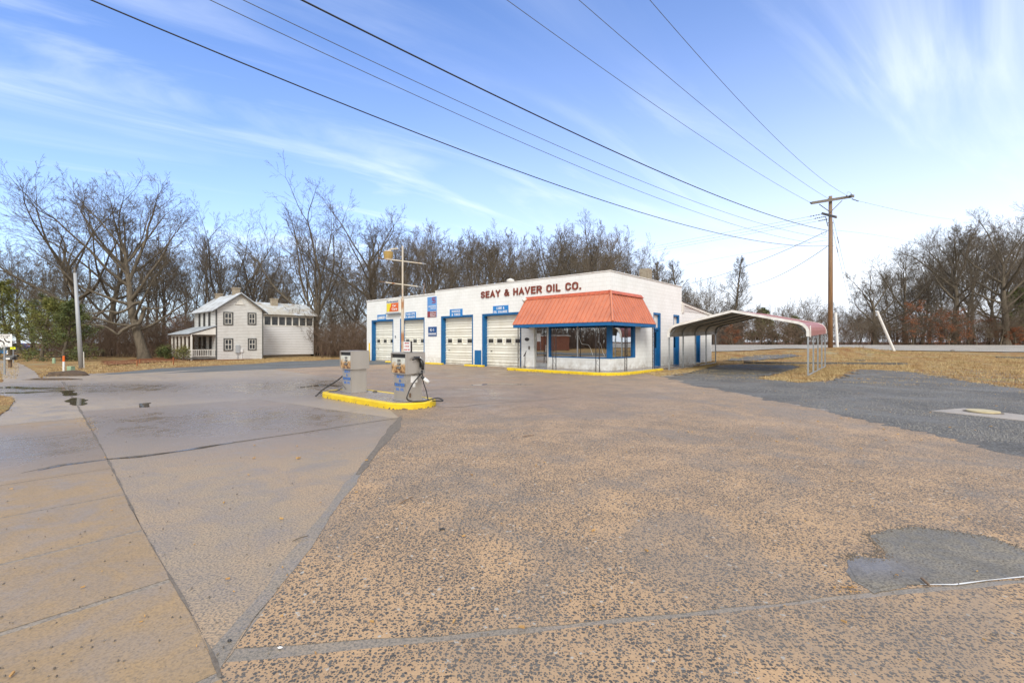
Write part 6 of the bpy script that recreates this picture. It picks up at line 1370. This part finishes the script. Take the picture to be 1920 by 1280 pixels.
# the big trees one can tell apart
hero = [
 ('T', 11, 272, 47, 300, dict(OAK, dx=-.20, t0=.22, taper=.45, n=(13, 6, 5, 3, 3), ratio=(.46, .54, .58, .6, .6)), .46, 'bark', 'biggest bare oak, leaning left, with a low bent limb, left of the house'),
 ('T', 23, 150, 52, 330, dict(OAK, dx=-.10, t0=.25, ratio=(.60, .55, .56, .6, .6)), .42, 'bark', 'wide bare oak behind the grey pole, its limbs sweeping to the left edge'),
 ('T', 31, 200, 56, 312, dict(OAK, t0=.35), .40, 'bark', 'tall bare oak between the grey pole and the biggest oak'),
 ('T', 45, 402, 62, 362, dict(VASE, lead=.38), .42, 'bark_pale', 'bare tree with upswept limbs standing right behind the house porch'),
 ('T', 52, 592, 56, 342, dict(VASE, trunk=.42, n=(7, 7, 5, 3, 3), lead=.45, ratio=(.7, .46, .52, .58, .6)), .44, 'bark', 'big forked bare tree behind the right wing of the house'),
 ('T', 61, 708, 58, 358, dict(ROUND), .42, 'bark_pale', 'broad round bare tree rising between the house and the station'),
 ('T', 71, 782, 52, 398, dict(OAK, dx=.28, t0=.45, n=(8, 5, 5, 4, 3)), .34, 'bark', 'bare tree leaning right with a broken snag above the rusty light pole'),
 ('T', 83, 478, 66, 440, dict(TALL), .34, 'bark', 'slender bare tree behind the house chimney'),
 ('T', 97, 1112, 58, 404, dict(ROUND, trunk=.5, t0=.25), .42, 'bark_pale', 'round bare crown above the station roof, left of the roof corner'),
 ('T', 103, 1035, 60, 412, dict(TALL, ratio=(.44, .54, .56, .6, .6)), .36, 'bark', 'bare tree above the last letters of the station name'),
 ('T', 107, 905, 58, 404, dict(TALL, ratio=(.46, .54, .56, .6, .6)), .36, 'bark', 'bare tree above the small white roof vent'),
 ('T', 113, 1366, 72, 478, dict(CONE), .22, 'bark', 'slim conical bare tree standing alone behind the carport roof'),
 ('T', 127, 1280, 76, 478, dict(CONE, ratio=(.29, .5, .55, .55)), .26, 'bark', 'conical bare tree just right of the station parapet'),
 ('T', 131, 1238, 78, 478, dict(CONE, ratio=(.29, .5, .55, .55)), .26, 'bark', 'conical bare tree partly behind the roof chimney'),
 ('T', 137, 1640, 66, 500, dict(OAK, t0=.2, dx=-.1, n=(10, 6, 5, 3, 3)), .34, 'bark', 'spreading bare tree just right of the utility pole'),
 ('T', 139, 1790, 66, 402, dict(ROUND, trunk=.6, t0=.28, ratio=(.42, .54, .56, .6, .6)), .44, 'bark', 'large bare tree at the left shoulder of the right-hand wood'),
 ('T', 149, 1885, 64, 372, dict(ROUND, t0=.3, trunk=.6), .44, 'bark', 'tallest bare tree of the right-hand wood, near the right edge'),
 ('T', 151, 1700, 70, 445, dict(OAK, t0=.3, dx=-.2, n=(10, 6, 5, 3, 3)), .38, 'bark', 'bare tree with long left-reaching limbs above the leaning white pipe'),
]
protos = []
for (_, seed, px_, D_, py_, P_, r_, mk, lb) in hero:
    e_ = make_tree('bare_tree', seed, th(py_, D_, px_), r_*1.15, P_, MT[mk], MT['twig'], lb, None, tloc(px_, D_)); protos.append((e_, th(py_, D_, px_)))
# low bent limb of the big oak: a child of that oak
big = protos[0][0]
lm_ = MB(); o_ = big.location
pl = [at(272, 575, 47), at(262, 604, 46.6), at(250, 609, 46.2), at(230, 619, 45.8), at(221, 627, 45.5), at(212, 621, 45.2), at(196, 612, 45), at(175, 609, 44.8), at(158, 606, 44.5)]
lm_.tube([p-o_ for p in smoothpts(pl, 4)], [.20-.15*i/(4*(len(pl)-1)) for i in range(4*(len(pl)-1)+1)], 8)
pl = [at(268, 566, 47), at(250, 570, 46.5), at(238, 580, 46), at(222, 586, 45.8), at(200, 583, 45.5), at(178, 588, 45), at(160, 584, 45)]
lm_.tube([p-o_ for p in smoothpts(pl, 4)], [.16-.12*i/(4*(len(pl)-1)) for i in range(4*(len(pl)-1)+1)], 8)
pl = [at(274, 578, 47), at(290, 579, 46.5), at(305, 576, 46.5), at(318, 566, 46.5)]
lm_.tube([p-o_ for p in smoothpts(pl, 4)], [.11-.08*i/(4*(len(pl)-1)) for i in range(4*(len(pl)-1)+1)], 6)
lm_.build('limb', MT['bark'], big, smooth=True)
# prototypes that fill the woods
fill = []
for i, (P_, H_, r_) in enumerate(((dict(TALL), 17, .24), (dict(TALL, ratio=(.44, .54, .56, .6, .6), t0=.25), 15, .22), (dict(VASE, trunk=.4), 15, .24), (dict(SCRUB, n=(8, 7, 6, 4)), 8, .11), (dict(SCRUB, ratio=(.7, .5, .5, .5)), 6.5, .09), (dict(TALL, n=(10, 5, 5, 4), ratio=(.34, .5, .5, .5)), 14, .15))):
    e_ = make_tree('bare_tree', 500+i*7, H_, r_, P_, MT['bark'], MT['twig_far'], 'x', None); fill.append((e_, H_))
rng = random.Random(77); used = [False]*len(fill)
def put(k, px_, D_, py_, label, group):
    src, H_ = fill[k]; e_ = copy_tree(src) if used[k] else src; used[k] = True
    s_ = th(py_, D_, px_)/H_; e_.location = tloc(px_, D_); e_.rotation_euler.z = rng.uniform(0, 6.28); e_.scale = (s_*rng.uniform(.85, 1.15), s_*rng.uniform(.85, 1.15), s_); e_['label'] = label; e_['group'] = group
GL = 'bare trees of the wood behind and left of the house'; LL = 'slim bare tree in the dense wood around the white house'
for i in range(30):
    px_ = -60+770*(i+rng.random())/30; D_ = rng.uniform(58, 86); py_ = rng.uniform(430, 520) if px_ > 330 else rng.uniform(430, 540); put(rng.choice((0, 1, 2, 5, 0)), px_, D_, py_, LL, GL)
GM = 'bare trees of the wood behind the station'; LM = 'slim bare tree in the row of trees behind the station roof'
for i in range(30):
    px_ = 690+515*(i+rng.random())/30; D_ = rng.uniform(52, 84); py_ = rng.uniform(414, 480); put(rng.choice((0, 1, 2, 0, 5, 1)), px_, D_, py_ if px_ < 1180 else rng.uniform(440, 500), LM, GM)
GR = 'bare trees of the wood across the gravel road at the right'; LR = 'slim bare tree packed into the right-hand wood across the gravel road'
for i in range(22):
    px_ = 1600+440*(i+rng.random())/22; D_ = rng.uniform(64, 92); top = 520-130*ss((px_-1600)/230); put(rng.choice((0, 1, 2, 5)), px_, D_, top+rng.uniform(-5, 75), LR, GR)
GS = 'small scrubby trees along the far side of the gravel road'; LS = 'low scrubby bare tree beyond the carport, along the far road'
for i in range(24):
    px_ = 1190+430*(i+rng.random())/24; D_ = rng.uniform(70, 100); put(rng.choice((3, 3, 4, 1)), px_, D_, rng.uniform(548, 590) if px_ > 1330 else rng.uniform(505, 570), LS, GS)
GU = 'low scrubby trees under the left wood'; LU = 'low scrubby bare tree in the undergrowth left of the station'
for i in range(16):
    px_ = 130+560*(i+rng.random())/16; D_ = rng.uniform(52, 68); put(rng.choice((3, 4)), px_, D_, rng.uniform(540, 600), LU, GU)
GV = 'low scrubby trees at the edge of the right-hand wood'; LV = 'low scrubby bare tree at the road edge of the right-hand wood'
for i in range(20):
    px_ = 1590+420*(i+rng.random())/20; D_ = rng.uniform(62, 72); put(rng.choice((3, 4)), px_, D_, rng.uniform(540, 600), LV, GV)
# thickets: masses of stems nobody could count
def thicket(name, label, bands, seed, mat):
    rng = random.Random(seed); v = []; f = []
    def stem(p, d, L, r, n, kids):
        nonlocal v, f
        pts = [p]; 
        for i in range(n): d = (d+Vector((rng.gauss(0, .16), rng.gauss(0, .16), rng.gauss(0, .08)-.015*i))).normalized(); pts.append(pts[-1]+d*(L/n))
        o = len(v); a = d.cross(Vector((rng.uniform(-1, 1), rng.uniform(-1, 1), .3))).normalized(); b = d.cross(a)
        for i, q in enumerate(pts):
            rr = r*(1-.7*i/n)
            for k in range(3): t = 2.0944*k; v.append(q+(a*math.cos(t)+b*math.sin(t))*rr)
        for i in range(n):
            for k in range(3): f.append((o+i*3+k, o+i*3+(k+1) % 3, o+i*3+3+(k+1) % 3, o+i*3+3+k))
        if kids:
            for _ in range(kids):
                i = rng.randint(1, n); q = pts[i]; az = rng.uniform(0, 6.28); e = rng.uniform(.3, 1.1); stem(q, Vector((math.cos(az), math.sin(az), e)).normalized(), L*rng.uniform(.25, .5), r*.55, 3, kids//3 if kids > 5 else 0)
    for (xa, xb, Da, Db, n, h0, h1) in bands:
        for _ in range(n):
            px_ = rng.uniform(xa, xb); D_ = rng.uniform(Da, Db); x = (px_-960)/F*D_; h = rng.uniform(h0, h1); az = rng.uniform(0, 6.28); l = rng.uniform(0, .35)
            stem(Vector((x, D_, hz(x, D_)-.1)), Vector((math.cos(az)*l, math.sin(az)*l, 1)).normalized(), h, rng.uniform(.012, .03), 5, 9)
    o = fastmesh(name, v, f, mat); return tag(o, label, 'undergrowth', kind='stuff')
thicket('thicket', 'dense brown thicket of bare stems left of and behind the house', [(90, 400, 50, 58, 520, 2.5, 4.6), (590, 700, 50, 60, 330, 2.2, 4.0), (330, 400, 45, 48, 40, 1.2, 2.2), (100, 700, 58, 76, 500, 4, 6.5)], 1, MT['brush'])
thicket('thicket', 'dense brown thicket along the far side of the gravel road', [(1590, 1990, 63.5, 72, 620, 2.2, 4.4), (1290, 1600, 66, 80, 520, 2.2, 4.4), (1590, 1990, 74, 88, 300, 4, 7)], 2, MT['brush'])
def far_wood():
    rng = random.Random(9); v = []; f = []
    for _ in range(2600):
        x = rng.uniform(-92, -68); y = rng.uniform(-45, 34); h = rng.uniform(4, 8); r = rng.uniform(.05, .14); o = len(v); lx, ly = rng.gauss(0, 1.2), rng.gauss(0, 1.2)
        for (q, rr) in ((0, 1), (.5, .7), (1, .15)):
            for k in range(3): v.append((x+lx*q*q+r*rr*math.cos(2.09*k), y+ly*q*q+r*rr*math.sin(2.09*k), h*q-.1))
        for i in range(2):
            for k in range(3): f.append((o+i*3+k, o+i*3+(k+1) % 3, o+i*3+3+(k+1) % 3, o+i*3+3+k))
    tag(fastmesh('wood', v, f, MT['brush']), 'dark wood across the main road, mirrored in the shop windows', 'wood', kind='stuff')
far_wood()
# foliage: small leaf faces gathered on branch tips
def foliage(tips, n, spread, size, rng, flat_=1.0):
    v = []; f = []
    for p in tips:
        for _ in range(n):
            q = p+Vector((rng.gauss(0, spread), rng.gauss(0, spread), rng.gauss(0, spread*flat_))); s_ = size*rng.uniform(.5, 1.3); a = Vector((rng.gauss(0, 1), rng.gauss(0, 1), rng.gauss(0, .6))).normalized(); b = a.cross(Vector((rng.gauss(0, 1), rng.gauss(0, 1), 1))).normalized(); o = len(v)
            v += [q-a*s_, q-b*s_*.35, q+a*s_, q+b*s_*.35]; f.append((o, o+1, o+2, o+3))
    return v, f
def leafy(name, seed, H, r0, P, mt, ml, n, spread, size, flat_, label, cat, loc, levels, group=None, keep=1.0):
    parts = grow(seed, H, r0, P); zmax = max(p.z for pts, _, _ in parts for p in pts); k = H/zmax
    for pts, rs, l in parts:
        for i in range(len(pts)): pts[i] = pts[i]*k
    e_ = empty(name, loc, 0); tag(e_, label, cat, group); v, f = tubes(parts, range(6), (8, 5, 4, 3, 3, 3)); fastmesh('trunk', v, f, mt, e_)
    rng = random.Random(seed); tips = [p for pts, rs, l in parts if l in levels for p in pts[1:] if rng.random() < keep]
    v, f = foliage(tips, n, spread, size, rng, flat_); fastmesh('crown', v, f, ml, e_, smooth=False); return e_
CED = dict(n=(26, 6, 4), ratio=(.34, .42, .45), trunk=.95, t0=.10, taper=.70, ang=(72, 45, 42), lead=.06, seg=(10, 5, 4, 3), trop=(.02, .03, .02, .02), rmin=.0098)
for (seed, px_, D_, py_, mk, lb, ratio_) in ((3, 118, 40, 560, 'cedar_d', 'dark green cedar directly left of the grey pole', .42), (4, 78, 43, 556, 'cedar', 'olive green cedar with drooping boughs above the footpath', .50), (5, 22, 47, 520, 'cedar', 'tall olive green evergreen at the left edge behind the lane sign', .36), (6, -35, 46, 500, 'cedar_d', 'evergreen cut by the left edge of the picture', .36), (8, 55, 58, 545, 'cedar_d', 'dark evergreen behind the olive cedar', .4)):
    leafy('cedar_tree', seed, th(py_, D_, px_), .16, dict(CED, ratio=(ratio_, .42, .45), t0=.16 if seed == 4 else .08), MT['bark'], MT[mk], 5, .14, .085, .7, lb, 'tree', tloc(px_, D_), (2, 3), None, .62)
BEE = dict(n=(14, 6, 5), ratio=(.5, .5, .5), trunk=.8, t0=.12, taper=.35, ang=(72, 40, 40), seg=(8, 6, 4, 3), trop=(.01, .0, .0, .0), rmin=.0098)
for (seed, px_, D_, py_, lb) in ((41, 1712, 63.5, 560, 'young beech with rusty orange leaves behind the leaning white pipe'), (42, 1780, 63, 575, 'young beech with rusty orange leaves at the middle of the right-hand wood'), (43, 1850, 66, 590, 'small orange-leaved beech deep in the right-hand wood'), (44, 1905, 63.5, 610, 'small orange-leaved beech at the right edge'), (45, 1372, 69, 606, 'small orange-leaved shrub seen through the carport'), (46, 342, 54, 585, 'small orange-leaved tree behind the porch of the white house'), (47, 88, 60, 600, 'small orange-leaved tree behind the cedars')):
    leafy('beech_tree', seed, th(py_, D_, px_), .09, BEE, MT['bark'], MT['beech'], 3, .12, .075, .35, lb, 'tree', tloc(px_, D_), (2, 3), None, .5 if seed != 46 else .25)
for (seed, px_, D_, py_, lb) in ((51, 1428, 78, 578, 'green pine among the scrub behind the carport'), (52, 1492, 80, 592, 'small green cedar among the scrub behind the carport'), (53, 1912, 70, 540, 'dark green pine at the right edge of the wood')):
    leafy('pine_tree', seed, th(py_, D_, px_), .14, dict(CED, ratio=(.36, .42, .45)), MT['bark'], MT['cedar_d'], 4, .2, .17, .8, lb, 'tree', tloc(px_, D_), (2, 3))
leafy('shrub', 61, 1.6, .05, dict(SCRUB, n=(8, 6, 5)), MT['brush'], MT['cedar'], 2, .10, .06, 1, 'tangled greenish shrub growing over the porch railing', 'shrub', tloc(345, 41.0), (2, 3), None, .5)
leafy('shrub', 62, 1.5, .05, dict(SCRUB, n=(8, 6, 5)), MT['brush'], MT['cedar_d'], 3, .12, .07, 1, 'dark green bush at the foot of the thicket left of the porch', 'shrub', tloc(312, 46), (2, 3), None, .8)
